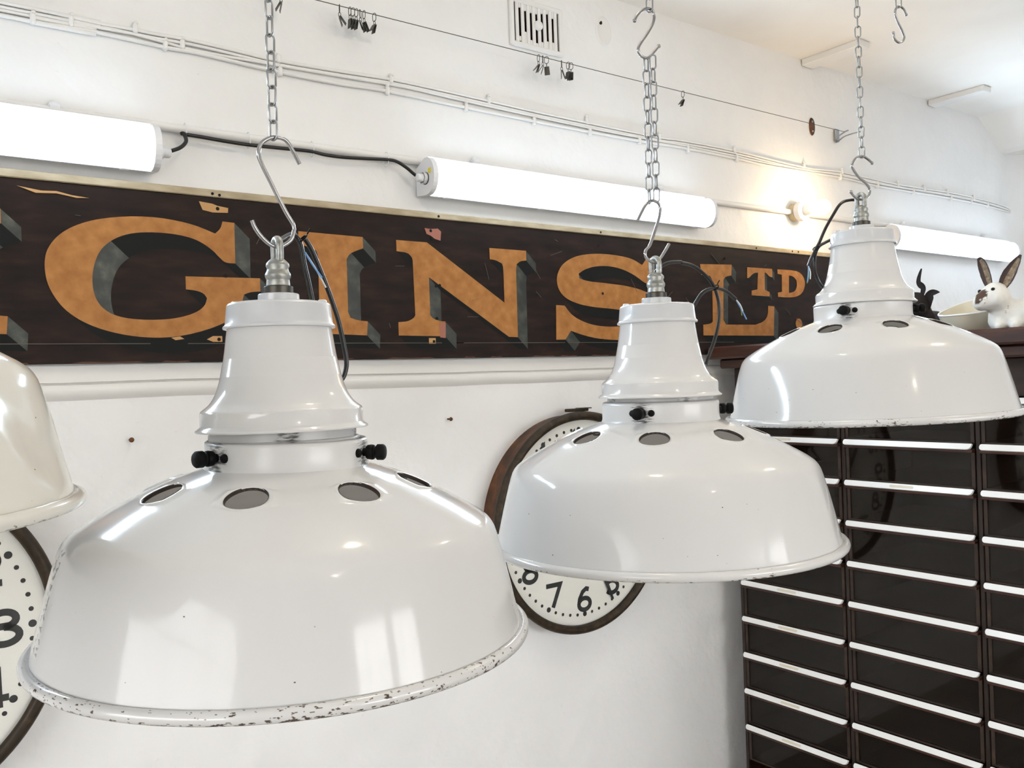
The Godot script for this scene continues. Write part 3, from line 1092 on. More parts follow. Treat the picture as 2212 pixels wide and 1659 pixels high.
# ---------------------------------------------------------------- cabinet of glass-fronted drawers
func cabinet() -> void:
	var xf := 2.558
	var z0 := 0.094
	var pitch := 0.4285
	var cols := 3
	var z1 := z0 + cols * pitch + 0.014
	var depth := 0.62
	var top := 1.605
	var C := thing("drawer_cabinet", Vector3(xf, 0.0, (z0 + z1) / 2), "dark wooden haberdashery cabinet of glass-fronted drawers with white finger pulls", "cabinet")
	var o := -C.position
	var st := st_new()
	bx(st, Vector3(xf + 0.02, 0.0, z0 - 0.012) + o, Vector3(xf + depth, top - 0.04, z0 + 0.004) + o)
	bx(st, Vector3(xf + 0.02, 0.0, z1 - 0.002) + o, Vector3(xf + depth, top - 0.04, z1 + 0.016) + o)
	bx(st, Vector3(xf + depth - 0.015, 0.0, z0) + o, Vector3(xf + depth, top - 0.04, z1) + o)
	bx(st, Vector3(xf + 0.02, top - 0.05, z0) + o, Vector3(xf + depth, top - 0.03, z1) + o)
	obj("carcass", st, mats.mahogany, C)
	st = st_new()
	bbox(st, Vector3(xf + depth / 2 - 0.03, 1.6225, (z0 + z1) / 2) + o, Vector3(depth + 0.11, 0.045, z1 - z0 + 0.10), 0.006)
	obj("cornice", st, mats.mahogany, C)
	st = st_new()
	bbox(st, Vector3(xf + depth / 2 - 0.015, 1.5825, (z0 + z1) / 2) + o, Vector3(depth + 0.07, 0.034, z1 - z0 + 0.05), 0.006)
	obj("cornice_moulding", st, mats.mahogany, C)
	st = st_new()
	bbox(st, Vector3(xf + 0.012, 1.51, (z0 + z1) / 2) + o, Vector3(0.02, 0.108, z1 - z0), 0.002)
	obj("frieze", st, mats.drawer_wood, C)
	st = st_new()
	bbox(st, Vector3(xf + 0.02, 0.045, (z0 + z1) / 2) + o, Vector3(0.05, 0.09, z1 - z0 + 0.02), 0.004)
	obj("plinth", st, mats.mahogany, C)
	for c in cols + 1:
		st = st_new()
		bbox(st, Vector3(xf + 0.014, 0.77, z0 + c * pitch + 0.003) + o, Vector3(0.026, 1.37, 0.014), 0.002)
		obj("post", st, mats.dark_post, C)
	var rows := []
	var y := 1.4437
	while y > 0.16:
		rows.append(y)
		y -= 0.1313
	# shared drawer pieces; a drawer's origin is the middle of its upper front edge
	var W := 0.408
	var H := 0.124
	st = st_new()
	bx(st, Vector3(0.012, -H, -W / 2), Vector3(0.40, -H + 0.008, W / 2))
	bx(st, Vector3(0.012, -H, -W / 2), Vector3(0.40, -0.012, -W / 2 + 0.008))
	bx(st, Vector3(0.012, -H, W / 2 - 0.008), Vector3(0.40, -0.012, W / 2))
	bx(st, Vector3(0.392, -H, -W / 2), Vector3(0.40, -0.012, W / 2))
	bx(st, Vector3(0.000, -H, -W / 2), Vector3(0.012, -0.006, -W / 2 + 0.010))
	bx(st, Vector3(0.000, -H, W / 2 - 0.010), Vector3(0.012, -0.006, W / 2))
	bx(st, Vector3(0.000, -H, -W / 2), Vector3(0.012, -H + 0.006, W / 2))
	var tray := mesh_of(st)
	st = st_new()
	bbox(st, Vector3(0.005, -0.064, 0.0), Vector3(0.004, 0.112, W - 0.018), 0.0008)
	var pane := mesh_of(st)
	st = st_new()
	bbox(st, Vector3(-0.004, -0.012, 0.0), Vector3(0.026, 0.010, W), 0.002)
	var lip := mesh_of(st)
	# pull: a bar with swept ends, leaning back
	st = st_new()
	var bar := PackedVector2Array()
	var hw := 0.2035
	for p in [[-hw + 0.006, -0.0088], [hw - 0.014, -0.0088], [hw - 0.007, -0.0066], [hw - 0.002, -0.001], [hw, 0.0088], [-hw + 0.005, 0.0088], [-hw + 0.0014, 0.0066], [-hw, 0.0005], [-hw + 0.0014, -0.0056]]:
		bar.append(Vector2(p[0], p[1]))
	var lean := Basis(Vector3(0, 0, 1), deg_to_rad(-24)) * Basis(Vector3.UP, -PI / 2)
	plate(st, bar, -0.004, 0.004, Transform3D(lean, Vector3(-0.014, 0.0, 0.0)))
	var pull := mesh_of(st)
	st = st_new()
	var slot := PackedVector2Array()
	for i in 16:
		var a := TAU * i / 16
		slot.append(Vector2(cos(a) * 0.0042 + signf(cos(a)) * 0.034, sin(a) * 0.0042))
	plate(st, slot, 0.0035, 0.0046, Transform3D(lean, Vector3(-0.014, 0.0, 0.0)))
	var slotm := mesh_of(st)
	for c in cols:
		for r in rows.size():
			var d := Node3D.new()
			d.name = "drawer"
			C.add_child(d, true)
			d.position = Vector3(xf, rows[r], z0 + 0.0035 + (c + 0.5) * pitch) + o
			inst("tray", tray, mats.drawer_wood, d)
			inst("glass_front", pane, mats.drawer_glass, d)
			inst("lip", lip, mats.mahogany, d)
			inst("finger_pull", pull, mats.opal, d)
			if c == 0 or (c == 1 and r == 2):
				inst("label_slot", slotm, mats.opal_slot, d, Transform3D(Basis.IDENTITY, Vector3(0, 0, -0.01)))

# ---------------------------------------------------------------- stuffed rabbits
func sd_capsule(p: Vector3, a: Vector3, b: Vector3, ra: float, rb: float) -> float:
	var ab := b - a
	var t := clampf((p - a).dot(ab) / maxf(ab.length_squared(), 1e-9), 0.0, 1.0)
	return (p - a - ab * t).length() - lerpf(ra, rb, t)

func smin(a: float, b: float, k: float) -> float:
	var h := clampf(0.5 + 0.5 * (b - a) / k, 0.0, 1.0)
	return lerpf(b, a, h) - k * h * (1.0 - h)

# bones: [a, b, ra, rb]; returns a mesh through st, coloured by paint(p)
func nets(st: SurfaceTool, bones: Array, k: float, cell: float, paint: Callable, fur: FastNoiseLite) -> void:
	var lo := Vector3(1e9, 1e9, 1e9)
	var hi := -lo
	for b in bones:
		for e in [[b[0], b[2]], [b[1], b[3]]]:
			var m: Vector3 = Vector3.ONE * (e[1] + cell * 2.5)
			lo = lo.min(e[0] - m)
			hi = hi.max(e[0] + m)
	var n := Vector3i(((hi - lo) / cell).ceil()) + Vector3i.ONE
	var f := PackedFloat32Array()
	f.resize(n.x * n.y * n.z)
	for z in n.z:
		for y in n.y:
			for x in n.x:
				var p := lo + Vector3(x, y, z) * cell
				var d := 1e3
				for b in bones:
					d = smin(d, sd_capsule(p, b[0], b[1], b[2], b[3]), k)
				f[(z * n.y + y) * n.x + x] = d + fur.get_noise_3dv(p * 1000.0) * 0.0016
	var at := func(x: int, y: int, z: int) -> float: return f[(z * n.y + y) * n.x + x]
	var vert := {}
	for z in n.z - 1:
		for y in n.y - 1:
			for x in n.x - 1:
				var base := (z * n.y + y) * n.x + x
				var s0 := f[base] < 0.0
				var mixed := false
				for c in range(1, 8):
					if (f[base + (c & 1) + ((c >> 1) & 1) * n.x + ((c >> 2) & 1) * n.x * n.y] < 0.0) != s0:
						mixed = true
						break
				if not mixed:
					continue
				var sum := Vector3.ZERO
				var cnt := 0
				for e in [[0, 1], [2, 3], [4, 5], [6, 7], [0, 2], [1, 3], [4, 6], [5, 7], [0, 4], [1, 5], [2, 6], [3, 7]]:
					var o0 := Vector3i(e[0] & 1, (e[0] >> 1) & 1, (e[0] >> 2) & 1)
					var o1 := Vector3i(e[1] & 1, (e[1] >> 1) & 1, (e[1] >> 2) & 1)
					var f0: float = at.call(x + o0.x, y + o0.y, z + o0.z)
					var f1: float = at.call(x + o1.x, y + o1.y, z + o1.z)
					if (f0 < 0.0) != (f1 < 0.0):
						sum += Vector3(o0).lerp(Vector3(o1), f0 / (f0 - f1))
						cnt += 1
				vert[Vector3i(x, y, z)] = lo + (Vector3(x, y, z) + sum / cnt) * cell
	st.set_smooth_group(next_group())
	for v in vert:
		for ax in 3:
			var d := Vector3i(1 if ax == 0 else 0, 1 if ax == 1 else 0, 1 if ax == 2 else 0)
			var u := Vector3i(d.z, d.x, d.y)
			var w := Vector3i(d.y, d.z, d.x)
			var q: Vector3i = v
			var f0: float = at.call(q.x, q.y, q.z)
			var f1: float = at.call(q.x + d.x, q.y + d.y, q.z + d.z)
			if (f0 < 0.0) == (f1 < 0.0):
				continue
			var ids := [q, q - u, q - u - w, q - w]
			var ok := true
			for i in ids:
				if not vert.has(i):
					ok = false
			if not ok:
				continue
			var nrm := Vector3(d) * (1.0 if f0 < 0.0 else -1.0)
			var p := [vert[ids[0]], vert[ids[1]], vert[ids[2]], vert[ids[3]]]
			for t in [[0, 1, 2], [0, 2, 3]]:
				var a: Vector3 = p[t[0]]
				var b: Vector3 = p[t[1]]
				var c: Vector3 = p[t[2]]
				var order := [a, c, b] if (b - a).cross(c - a).dot(nrm) > 0.0 else [a, b, c]
				for r in order:
					st.set_color(paint.call(r))
					st.set_uv(Vector2.ZERO)
					st.add_vertex(r)

# cupped leaf-shaped ear along a spine, hollow towards 'open'
func ear(st: SurfaceTool, spine: Array, width: float, open: Vector3, outer: Color, inner: Color, ragged: FastNoiseLite) -> void:
	var pts := spline(spine, 6)
	var n := pts.size()
	var M := 8
	var rows := [[], []]
	for i in n:
		var t := float(i) / (n - 1)
		var tan_: Vector3 = (pts[mini(i + 1, n - 1)] - pts[maxi(i - 1, 0)]).normalized()
		var side := tan_.cross(open).normalized()
		var out := side.cross(tan_).normalized()
		var w := width * 0.5 * maxf(pow(sin(PI * clampf(t * 0.88 + 0.12, 0.0, 1.0)), 0.75), 0.10)
		for layer in 2:
			var row := []
			for k in M + 1:
				var s := -1.0 + 2.0 * k / M
				var wob := 1.0 + 0.06 * ragged.get_noise_2d(i * 9.0, s * 40.0)
				var cup := (s * s - 0.6) * w * 0.45
				row.append(pts[i] + side * s * w * wob + out * (cup + (0.0 if layer == 0 else -0.0035 * (1.0 - s * s) - 0.0006)))
			rows[layer].append(row)
	for layer in 2:
		st.set_smooth_group(next_group())
		for i in n - 1:
			for k in M:
				var a: Vector3 = rows[layer][i][k]
				var b: Vector3 = rows[layer][i + 1][k]
				var c: Vector3 = rows[layer][i + 1][k + 1]
				var d: Vector3 = rows[layer][i][k + 1]
				var want := open if layer == 0 else -open
				var s := absf(-1.0 + 2.0 * (k + 0.5) / M)
				var col := outer
				if layer == 0 and s < 0.62 and float(i) / n < 0.8:
					col = inner.lerp(outer, clampf(0.5 + ragged.get_noise_2d(i * 17.0, k * 31.0), 0.0, 1.0) * 0.7)
				st.set_color(col)
				quad(st, a, b, c, d, want)

func rabbit(at: Vector3, label: String, dark: bool) -> void:
	var fur := noise(0.06, 71, 3)
	var st := st_new()
	var head := Vector3(-0.02, 0.107, -0.007)
	var muzzle := Vector3(-0.052, 0.094, -0.030)
	var bones := [
		[Vector3(0.02, 0.045, 0.045), Vector3(0.03, 0.052, 0.150), 0.046, 0.058],
		[Vector3(0.00, 0.032, 0.000), Vector3(0.02, 0.040, 0.050), 0.036, 0.044],
		[Vector3(0.00, 0.055, 0.010), head, 0.036, 0.036],
		[head, muzzle, 0.039, 0.024],
		[head + Vector3(-0.012, -0.012, -0.018), muzzle + Vector3(-0.002, -0.010, -0.004), 0.026, 0.019],
		[head + Vector3(-0.020, -0.014, 0.014), muzzle + Vector3(0.004, -0.006, 0.016), 0.026, 0.017],
		[Vector3(-0.03, 0.014, 0.010), Vector3(-0.045, 0.010, 0.012), 0.016, 0.011],
		[Vector3(-0.03, 0.014, 0.055), Vector3(-0.045, 0.010, 0.058), 0.016, 0.011]]
	if dark:
		bones[0] = [Vector3(0.05, 0.042, -0.025), Vector3(0.15, 0.046, -0.035), 0.040, 0.046]
		bones[1] = [Vector3(0.00, 0.036, 0.000), Vector3(0.05, 0.038, -0.020), 0.034, 0.040]
		bones[7] = [Vector3(-0.03, 0.014, -0.030), Vector3(-0.045, 0.010, -0.030), 0.016, 0.011]
	var white := Color(0.80, 0.79, 0.75)
	var brown := Color(0.085, 0.05, 0.035)
	var coat := Color(0.012, 0.009, 0.008)
	var spot := muzzle + Vector3(-0.014, 0.018, 0.004)
	var eye := head + Vector3(-0.034, 0.018, 0.010)
	var paint := func(p: Vector3) -> Color:
		if dark:
			return coat
		var g := fur.get_noise_3dv(p * 900.0)
		if (p - spot).length() < 0.019 + g * 0.008 or (p - muzzle - Vector3(-0.022, -0.004, -0.003)).length() < 0.009:
			return brown
		return white.lerp(Color(0.70, 0.68, 0.62), clampf(0.3 + g, 0.0, 1.0) * 0.5)
	nets(st, bones, 0.018, 0.0048, paint, fur)
	var o_col := coat if dark else Color(0.055, 0.038, 0.032)
	var i_col := coat if dark else Color(0.34, 0.25, 0.16)
	if dark:
		ear(st, [head + Vector3(0, 0.020, 0.020), head + Vector3(0.0, 0.052, 0.030), head + Vector3(0.0, 0.075, 0.014), head + Vector3(0, 0.118, 0.024)], 0.022, Vector3(-0.9, 0, -0.3), o_col, i_col, fur)
		ear(st, [head + Vector3(0, -0.02, 0.040), head + Vector3(0.0, 0.010, 0.045), head + Vector3(0.0, 0.032, 0.056), head + Vector3(0, 0.034, 0.082)], 0.030, Vector3(-0.9, 0.2, 0.2), o_col, i_col, fur)
	else:
		ear(st, [head + Vector3(0, 0.026, -0.014), head + Vector3(0.002, 0.050, -0.020), head + Vector3(0.004, 0.085, -0.030), head + Vector3(0.004, 0.112, -0.040), head + Vector3(0.004, 0.124, -0.050)], 0.040, Vector3(-0.9, 0.05, -0.4), o_col, i_col, fur)
		ear(st, [head + Vector3(0, 0.022, 0.024), head + Vector3(0.004, 0.045, 0.034), head + Vector3(0.008, 0.080, 0.052), head + Vector3(0.01, 0.118, 0.074)], 0.047, Vector3(-0.9, 0.05, -0.25), o_col, i_col, fur)
	# eyes
	for e in [eye, head + Vector3(-0.024, 0.016, -0.034)]:
		st.set_color(Color(0.006, 0.006, 0.007))
		lathe(st, [[0.0, 0.0062, 0.0035, 0.0052, 0.0058, 0.0020, 0.0058, -0.002, 0.0035, -0.0052, 0.0, -0.0062]], 12, Transform3D(Basis.IDENTITY, e))
	# nostril line and mouth
	if not dark:
		st.set_color(Color(0.03, 0.02, 0.02))
		var nose := muzzle + Vector3(-0.0235, 0.000, -0.008)
		tube(st, [nose, nose + Vector3(0.001, -0.012, 0.0), nose + Vector3(0.005, -0.017, 0.004)], 0.0012, 6)
	var o := thing("stuffed_rabbit", at, label, "rabbit", "stuffed rabbits on the cabinet")
	var m := mat(Color.WHITE, 0.85)
	m.vertex_color_use_as_albedo = true
	obj("body", st, m, o)

# ---------------------------------------------------------------- wire with clips
func wire_clip(at: Vector3, turn: float, tip: float, label: String) -> void:
	var o := thing("curtain_clip", at, label, "clip", "clips on the steel wire")
	o.rotation.y = turn
	var st := st_new()
	tube(st, ring_path(Vector3(0, -0.010, 0), 0.014, 0.022, Vector3(0, 0, 1), Vector3.UP, 16), 0.0010, 6, true)
	obj("ring", st, mats.steel_dark, o)
	st = st_new()
	tube(st, ring_path(Vector3(0, -0.026, 0), 0.006, 0.012, Vector3(1, 0, 0), Vector3.UP, 12), 0.0008, 6, true)
	obj("link", st, mats.steel_dark, o)
	var b := Basis(Vector3(0, 0, 1), tip)
	for s in [-1.0, 1.0]:
		st = st_new()
		bbox(st, b * Vector3(s * 0.0035, -0.012, 0) + Vector3(0, -0.031, 0), Vector3(0.0016, 0.026, 0.015), 0.0005, b * Basis(Vector3(0, 0, 1), s * 0.16))
		obj("jaw", st, mats.steel_dark, o)

func cable_clip(parent: Node3D, at: Vector3, h: float) -> void:
	var st := st_new()
	bbox(st, at + Vector3(0, 0, 0.007), Vector3(0.011, h, 0.015), 0.003)
	bbox(st, at + Vector3(0.002, h * 0.5 + 0.003, 0.006), Vector3(0.010, 0.010, 0.012), 0.003)
	obj("cable_clip", st, mats.paint, parent)

# ---------------------------------------------------------------- light levels
const BATTEN_GLOW := 8.0
const BATTEN_LAMP := 1.15
const BULB_GLOW := 3.5
const BULB_LAMP := 0.21
const SKY_LEVEL := 3.25
const EXPOSURE := 0.95

func window_wall(st: SurfaceTool, lo: Vector3, hi: Vector3, axis: int, openings: Array) -> void:
	# wall slab with rectangular openings [from, to, sill, head] along the given axis (0 = x, 2 = z)
	var cuts := [lo[axis]]
	for w in openings:
		cuts.append(w[0])
		cuts.append(w[1])
	cuts.append(hi[axis])
	for i in cuts.size() - 1:
		var a := lo
		var b := hi
		a[axis] = cuts[i]
		b[axis] = cuts[i + 1]
		if i % 2 == 0:
			bx(st, a, b)
		else:
			var w: Array = openings[(i - 1) / 2]
			var b2 := b
			b2.y = w[2]
			bx(st, a, b2)
			var a2 := a
			a2.y = w[3]
			bx(st, a2, b)

func build_window(called: String, axis: int, across: float, w: Array, label: String, pane: Material) -> void:
	var o := Node3D.new()
	o.name = called
	add_child(o)
	struct(o, label, "window")
	var mid := Vector3(0, (w[2] + w[3]) / 2, 0)
	mid[axis] = (w[0] + w[1]) / 2
	mid[2 - axis] = across
	o.position = mid
	if axis == 2:
		o.rotation.y = PI / 2
	var W: float = w[1] - w[0]
	var H: float = w[3] - w[2]
	var st := st_new()
	for s in [-1, 1]:
		bbox(st, Vector3(s * (W / 2 - 0.03), 0, 0), Vector3(0.06, H, 0.08), 0.004)
		bbox(st, Vector3(0, s * (H / 2 - 0.03), 0), Vector3(W - 0.12, 0.06, 0.08), 0.004)
	obj("window_frame", st, mats.paint, o)
	for k in [-1, 1]:
		st = st_new()
		bbox(st, Vector3(k * W / 6, 0, 0), Vector3(0.03, H - 0.12, 0.05), 0.003)
		obj("glazing_bar", st, mats.paint, o)
	st = st_new()
	bbox(st, Vector3(0, H * 0.18, 0), Vector3(W - 0.12, 0.03, 0.05), 0.003)
	obj("glazing_bar", st, mats.paint, o)
	st = st_new()
	quad(st, Vector3(-W / 2 + 0.05, -H / 2 + 0.05, 0), Vector3(W / 2 - 0.05, -H / 2 + 0.05, 0), Vector3(W / 2 - 0.05, H / 2 - 0.05, 0), Vector3(-W / 2 + 0.05, H / 2 - 0.05, 0), Vector3(0, 0, 1))
	obj("pane", st, pane, o)

func _ready() -> void:
	# camera
	var cam := Camera3D.new()
	cam.name = "camera"
	cam.position = EYE
	cam.rotation_degrees = Vector3(-0.25, -36.9, -2.0)
	cam.fov = rad_to_deg(2.0 * atan(829.5 / 1880.0))
	cam.near = 0.02
	cam.far = 100.0
	add_child(cam)
	cam.current = true
	# sky seen through the shop windows behind the camera
	var we := WorldEnvironment.new()
	we.name = "environment"
	var env := Environment.new()
	env.background_mode = Environment.BG_SKY
	var sky := ProceduralSkyMaterial.new()
	sky.sky_top_color = Color(0.88, 0.885, 0.89)
	sky.sky_horizon_color = Color(0.925, 0.922, 0.915)
	sky.ground_bottom_color = Color(0.52, 0.51, 0.50)
	sky.ground_horizon_color = Color(0.66, 0.66, 0.66)
	sky.sky_energy_multiplier = SKY_LEVEL
	sky.ground_energy_multiplier = SKY_LEVEL
	env.sky = Sky.new()
	env.sky.sky_material = sky
	env.tonemap_mode = Environment.TONE_MAPPER_LINEAR
	env.tonemap_exposure = EXPOSURE
	env.sdfgi_enabled = true
	env.ssao_enabled = true
	env.ssil_enabled = true
	we.environment = env
	add_child(we)

	make_materials()
	mats.old_cream = mat(Color(0.80, 0.74, 0.60), 0.5)
	mats.scratch = mat(Color(0.36, 0.33, 0.30), 0.6)
	mats.dark_lining = mat(Color(0.36, 0.25, 0.20), 0.9)  # duct colour picked dark so the vent slots read as shaded
	mats.rubbed = mat(Color(0.36, 0.22, 0.15), 0.7)
	mats.worn_edge = mat(Color(0.17, 0.12, 0.09), 0.7)
	make_link()

	# ---- the room
	var CH := 2.84
	var XR := 5.12
	var XL := -2.6
	var ZF := 7.2
	var st := st_new()
	window_wall(st, Vector3(XL - 0.2, -0.2, -0.2), Vector3(XR + 0.2, 3.1, 0.0), 0, [[1.662, 1.852, 2.602, 2.734]])
	# rounded inner corner
	for i in 8:
		var a0 := PI / 2 * i / 8.0
		var a1 := PI / 2 * (i + 1) / 8.0
		var c := Vector2(XR - 0.13, 0.13)
		st.set_smooth_group(9001)
		quad(st, Vector3(c.x + 0.13 * sin(a0), 0, c.y - 0.13 * cos(a0)), Vector3(c.x + 0.13 * sin(a1), 0, c.y - 0.13 * cos(a1)), Vector3(c.x + 0.13 * sin(a1), 2.84, c.y - 0.13 * cos(a1)), Vector3(c.x + 0.13 * sin(a0), 2.84, c.y - 0.13 * cos(a0)), Vector3(-1, 0, 1))
	struct(obj("wall_back", st, mats.wall), "white painted plaster wall behind the signboard", "wall")
	st = st_new()
	bx(st, Vector3(XR, -0.2, -0.2), Vector3(XR + 0.2, 3.1, ZF + 0.2))
	struct(obj("wall_right", st, mats.wall), "white plaster wall beyond the cabinet", "wall")
	var w_left := [[1.0, 4.4, 0.8, 2.4]]
	var w_front := [[0.9, 2.7, 0.7, 2.5], [3.0, 4.8, 0.7, 2.5]]
	st = st_new()
	window_wall(st, Vector3(XL - 0.2, -0.2, -0.2), Vector3(XL, 3.1, ZF + 0.2), 2, w_left)
	struct(obj("wall_left", st, mats.wall), "white plaster side wall with a window, outside the view", "wall")
	st = st_new()
	window_wall(st, Vector3(XL, -0.2, ZF), Vector3(XR, 3.1, ZF + 0.2), 0, w_front)
	struct(obj("wall_front", st, mats.wall), "white plaster wall with shop windows behind the camera", "wall")
	build_window("window_1", 2, XL - 0.1, w_left[0], "side window with added half-opaque dimming panes and white glazing bars", mats.dim_glass)
	build_window("window_2", 0, ZF + 0.1, w_front[0], "shop window nearer the left wall with white glazing bars", mats.glass)
	build_window("window_3", 0, ZF + 0.1, w_front[1], "shop window nearer the right wall with white glazing bars", mats.glass)
	st = st_new()
	bx(st, Vector3(XL - 0.2, -0.2, -0.2), Vector3(XR + 0.2, 0.0, ZF + 0.2))
	struct(obj("floor", st, mats.floor), "brown wooden floor of the shop", "floor")
	st = st_new()
	bx(st, Vector3(XL - 0.2, CH, -0.2), Vector3(XR + 0.2, CH + 0.25, ZF + 0.2))
	var drop := PackedVector2Array([Vector2(4.70, CH + 0.01), Vector2(4.74, CH - 0.012), Vector2(4.95, 2.695), Vector2(4.99, 2.68), Vector2(XR + 0.1, 2.68), Vector2(XR + 0.1, CH + 0.01)])
	plate(st, drop, -0.05, ZF + 0.1)
	struct(obj("ceiling", st, mats.ceil), "cream painted ceiling stepping down at the far end", "ceiling")
	# picture rail under the sign, worn and slightly wavy
	st = st_new()
	var prof := [[0.0, 0.0655], [0.008, 0.065], [0.0085, 0.0275], [0.001, 0.0255], [0.001, 0.0245], [0.010, 0.022], [0.0145, 0.015], [0.0145, 0.006], [0.011, -0.002], [0.006, -0.008], [0.0, -0.0135]]
	var wob := noise(1.6, 91, 2)
	var prev := []
	for i in 60:
		var x := XL + (XR - 0.1 - XL) * i / 59.0
		var row := []
		for p in prof:
			row.append(Vector3(x, 1.553 + p[1] + 0.004 * wob.get_noise_1d(x), p[0] - 0.0003))
		if i > 0:
			for k in prof.size() - 1:
				st.set_smooth_group(9100 + (k if k < 5 else 5))
				quad(st, prev[k], row[k], row[k + 1], prev[k + 1], Vector3(0, 1.0 if k == 0 or k == 4 else (-1.0 if k == 2 else -0.2), 0.5))
		prev = row
	struct(obj("trim_1", st, mats.trim), "white moulded rail along the wall below the signboard", "trim")

	# ---- lights in the room
	batten(-0.63, 0.570, 2.113, "white batten light with its far end cut off at the left", false, true)
	batten(1.294, 2.494, 2.132, "lit white batten light above the sign, between the two hook chains", true, false)
	batten(3.720, 4.920, 2.137, "lit white batten light at the right above the rabbits", false, false)
	var outward := Basis(Vector3.RIGHT, PI / 2)
	bare_bulb(Vector3(3.085, 2.195, 0.0), outward, "lit warm bulb in a round holder on the wall conduit", 0.10, Color(1.0, 0.87, 0.68))
	var downward := Basis(Vector3.RIGHT, PI)
	bare_bulb(Vector3(0.80, CH, 1.32), downward, "warm bulb on the ceiling above the middle pendant", BULB_LAMP, Color(1.0, 0.94, 0.84))
	bare_bulb(Vector3(2.15, CH, 1.55), downward, "warm bulb on the ceiling in front of the cabinet", BULB_LAMP, Color(1.0, 0.94, 0.84))
	bare_bulb(Vector3(0.35, CH, 3.9), downward, "warm bulb on the ceiling behind the camera", BULB_LAMP, Color(1.0, 0.94, 0.84))

	# ---- big wall pieces
	build_sign()
	clock(Vector2(1.822, 1.094), 0.350, 10.9, 26.0, "round factory clock with rusty case behind the middle pendant", true, 1.0, 0.247)
	clock(Vector2(-0.021, 1.073), 0.358, 9.3, 46.0, "round factory clock showing 2, 3 and 4 at the left edge", false, 1.0, 0.247)
	cabinet()

	# ---- pendant lamps
	var white := Color(0.845, 0.845, 0.845)
	var A := pendant(Vector3(0.326, 1.3185, 1.347), 0.1925, deg_to_rad(128.5), deg_to_rad(167), 1.2, white, 101, 0.10, "largest white enamel pendant lamp, nearest, hanging before the letter G", 0.205)
	var B := pendant(Vector3(0.846, 1.3330, 1.347), 0.189, deg_to_rad(140.1), deg_to_rad(153.6), 0.0, white, 131, -0.25, "white enamel pendant lamp on a doubled chain before the clock")
	var C := pendant(Vector3(1.335, 1.4730, 1.350), 0.182, deg_to_rad(172), deg_to_rad(166), -1.2, white, 151, -0.05, "white enamel pendant lamp with a round bulb, before the drawer cabinet")
	dent = true
	var D := pendant(Vector3(-0.083, 1.4705, 1.350), 0.189, deg_to_rad(100), deg_to_rad(60), 0.0, Color(0.87, 0.86, 0.83), 171, -0.3, "dented cream enamel pendant lamp cut off at the left edge")
	dent = false
	st = st_new()
	lathe(st, [[0.0, 0.150, 0.014, 0.150, 0.014, 0.105, 0.022, 0.085, 0.040, 0.066, 0.052, 0.042, 0.053, 0.030, 0.048, 0.010, 0.034, -0.006, 0.016, -0.0125, 0.0, -0.0135]], 40)
	obj("globe_bulb", st, mats.opal, C)
	flex(A, [[Vector3(0.326, 1.690, 1.340)] + line3(FLEX_A1, 1.30) + [Vector3(0.384, 1.610, 1.30)], line3(FLEX_A2, 1.30)])
	cores(A, Vector3(0.3745, 1.690, 1.302), [Vector3(0.016, -0.026, 0.004), Vector3(0.021, -0.036, 0.002)])
	flex(B, [[Vector3(0.846, 1.690, 1.338)] + line3(FLEX_B1, 1.30), line3(FLEX_B2, 1.30)])
	cores(B, Vector3(1.068, 1.661, 1.30), [Vector3(0.024, -0.030, 0), Vector3(0.012, -0.018, 0.003), Vector3(0.017, -0.024, -0.003)])
	flex(C, [[Vector3(1.335, 1.822, 1.345)] + [Vector3(1.385, 1.840, 1.31)] + line3(FLEX_C1.slice(4), 1.30), line3(FLEX_C2, 1.30)])
	cores(C, Vector3(1.257, 1.721, 1.30), [Vector3(-0.004, -0.026, 0), Vector3(0.001, -0.022, 0.002), Vector3(-0.001, -0.028, -0.003)])
	for e in [[A, Vector3(0.3735, 1.7045, 1.300)], [B, Vector3(1.0215, 1.677, 1.300)], [C, Vector3(1.2800, 1.7515, 1.300)]]:
		st = st_new()
		var L: Node3D = e[0]
		var p: Vector3 = e[1] - L.position
		tube(st, ring_path(p, 0.011, 0.011, Vector3(0.7, 0.7, 0).normalized(), Vector3(0, 0, 1), 14), 0.0010, 6, true)
		tube(st, [p + Vector3(0.005, 0.005, 0), p + Vector3(0.008, 0.011, 0.002)], 0.0008, 5)
		obj("cable_tie", st, mats.knob, L)

	# ---- hooks and chains
	hook(HOOK_A, 0.0, 0.0, "plain grey s-hook carrying the largest pendant lamp", mats.chrome, false)
	hook(HOOK_B, 0.0, 0.0005, "bright s-hook carrying the middle pendant lamp", mats.chrome, false)
	hook(HOOK_B_TOP, 0.0, 0.0, "chrome s-hook with ball ends holding the doubled chain", mats.chrome)
	hook(HOOK_C, 0.0, 0.0045, "chrome s-hook carrying the pendant lamp before the cabinet", mats.chrome)
	hook(HOOK_SPARE, 0.0, 0.0, "empty chrome s-hook hanging at the upper right", mats.chrome)
	chain(Vector3(0.3255, 1.7972, 1.35), CH, "chain holding the s-hook of the largest pendant lamp", 1)
	chain(Vector3(0.8405, 1.7855, 1.346), 1.968, "left strand of the doubled chain above the middle pendant", 0, 0.015, false, 0.01745)
	chain(Vector3(0.8445, 1.7860, 1.355), 1.968, "right strand of the doubled chain above the middle pendant", 1, 0.01, false, 0.01745)
	chain(Vector3(0.8490, 2.0380, 1.35), CH, "short chain above the upper s-hook of the doubled chain", 1)
	chain(Vector3(1.3430, 1.9080, 1.35), CH, "chain holding the pendant lamp before the cabinet", 1)
	chain(Vector3(1.4750, 2.1870, 1.35), CH, "chain holding the empty s-hook", 1)
	chain(Vector3(-0.0830, 1.8560, 1.35), CH, "chain holding the dented cream pendant lamp", 1)

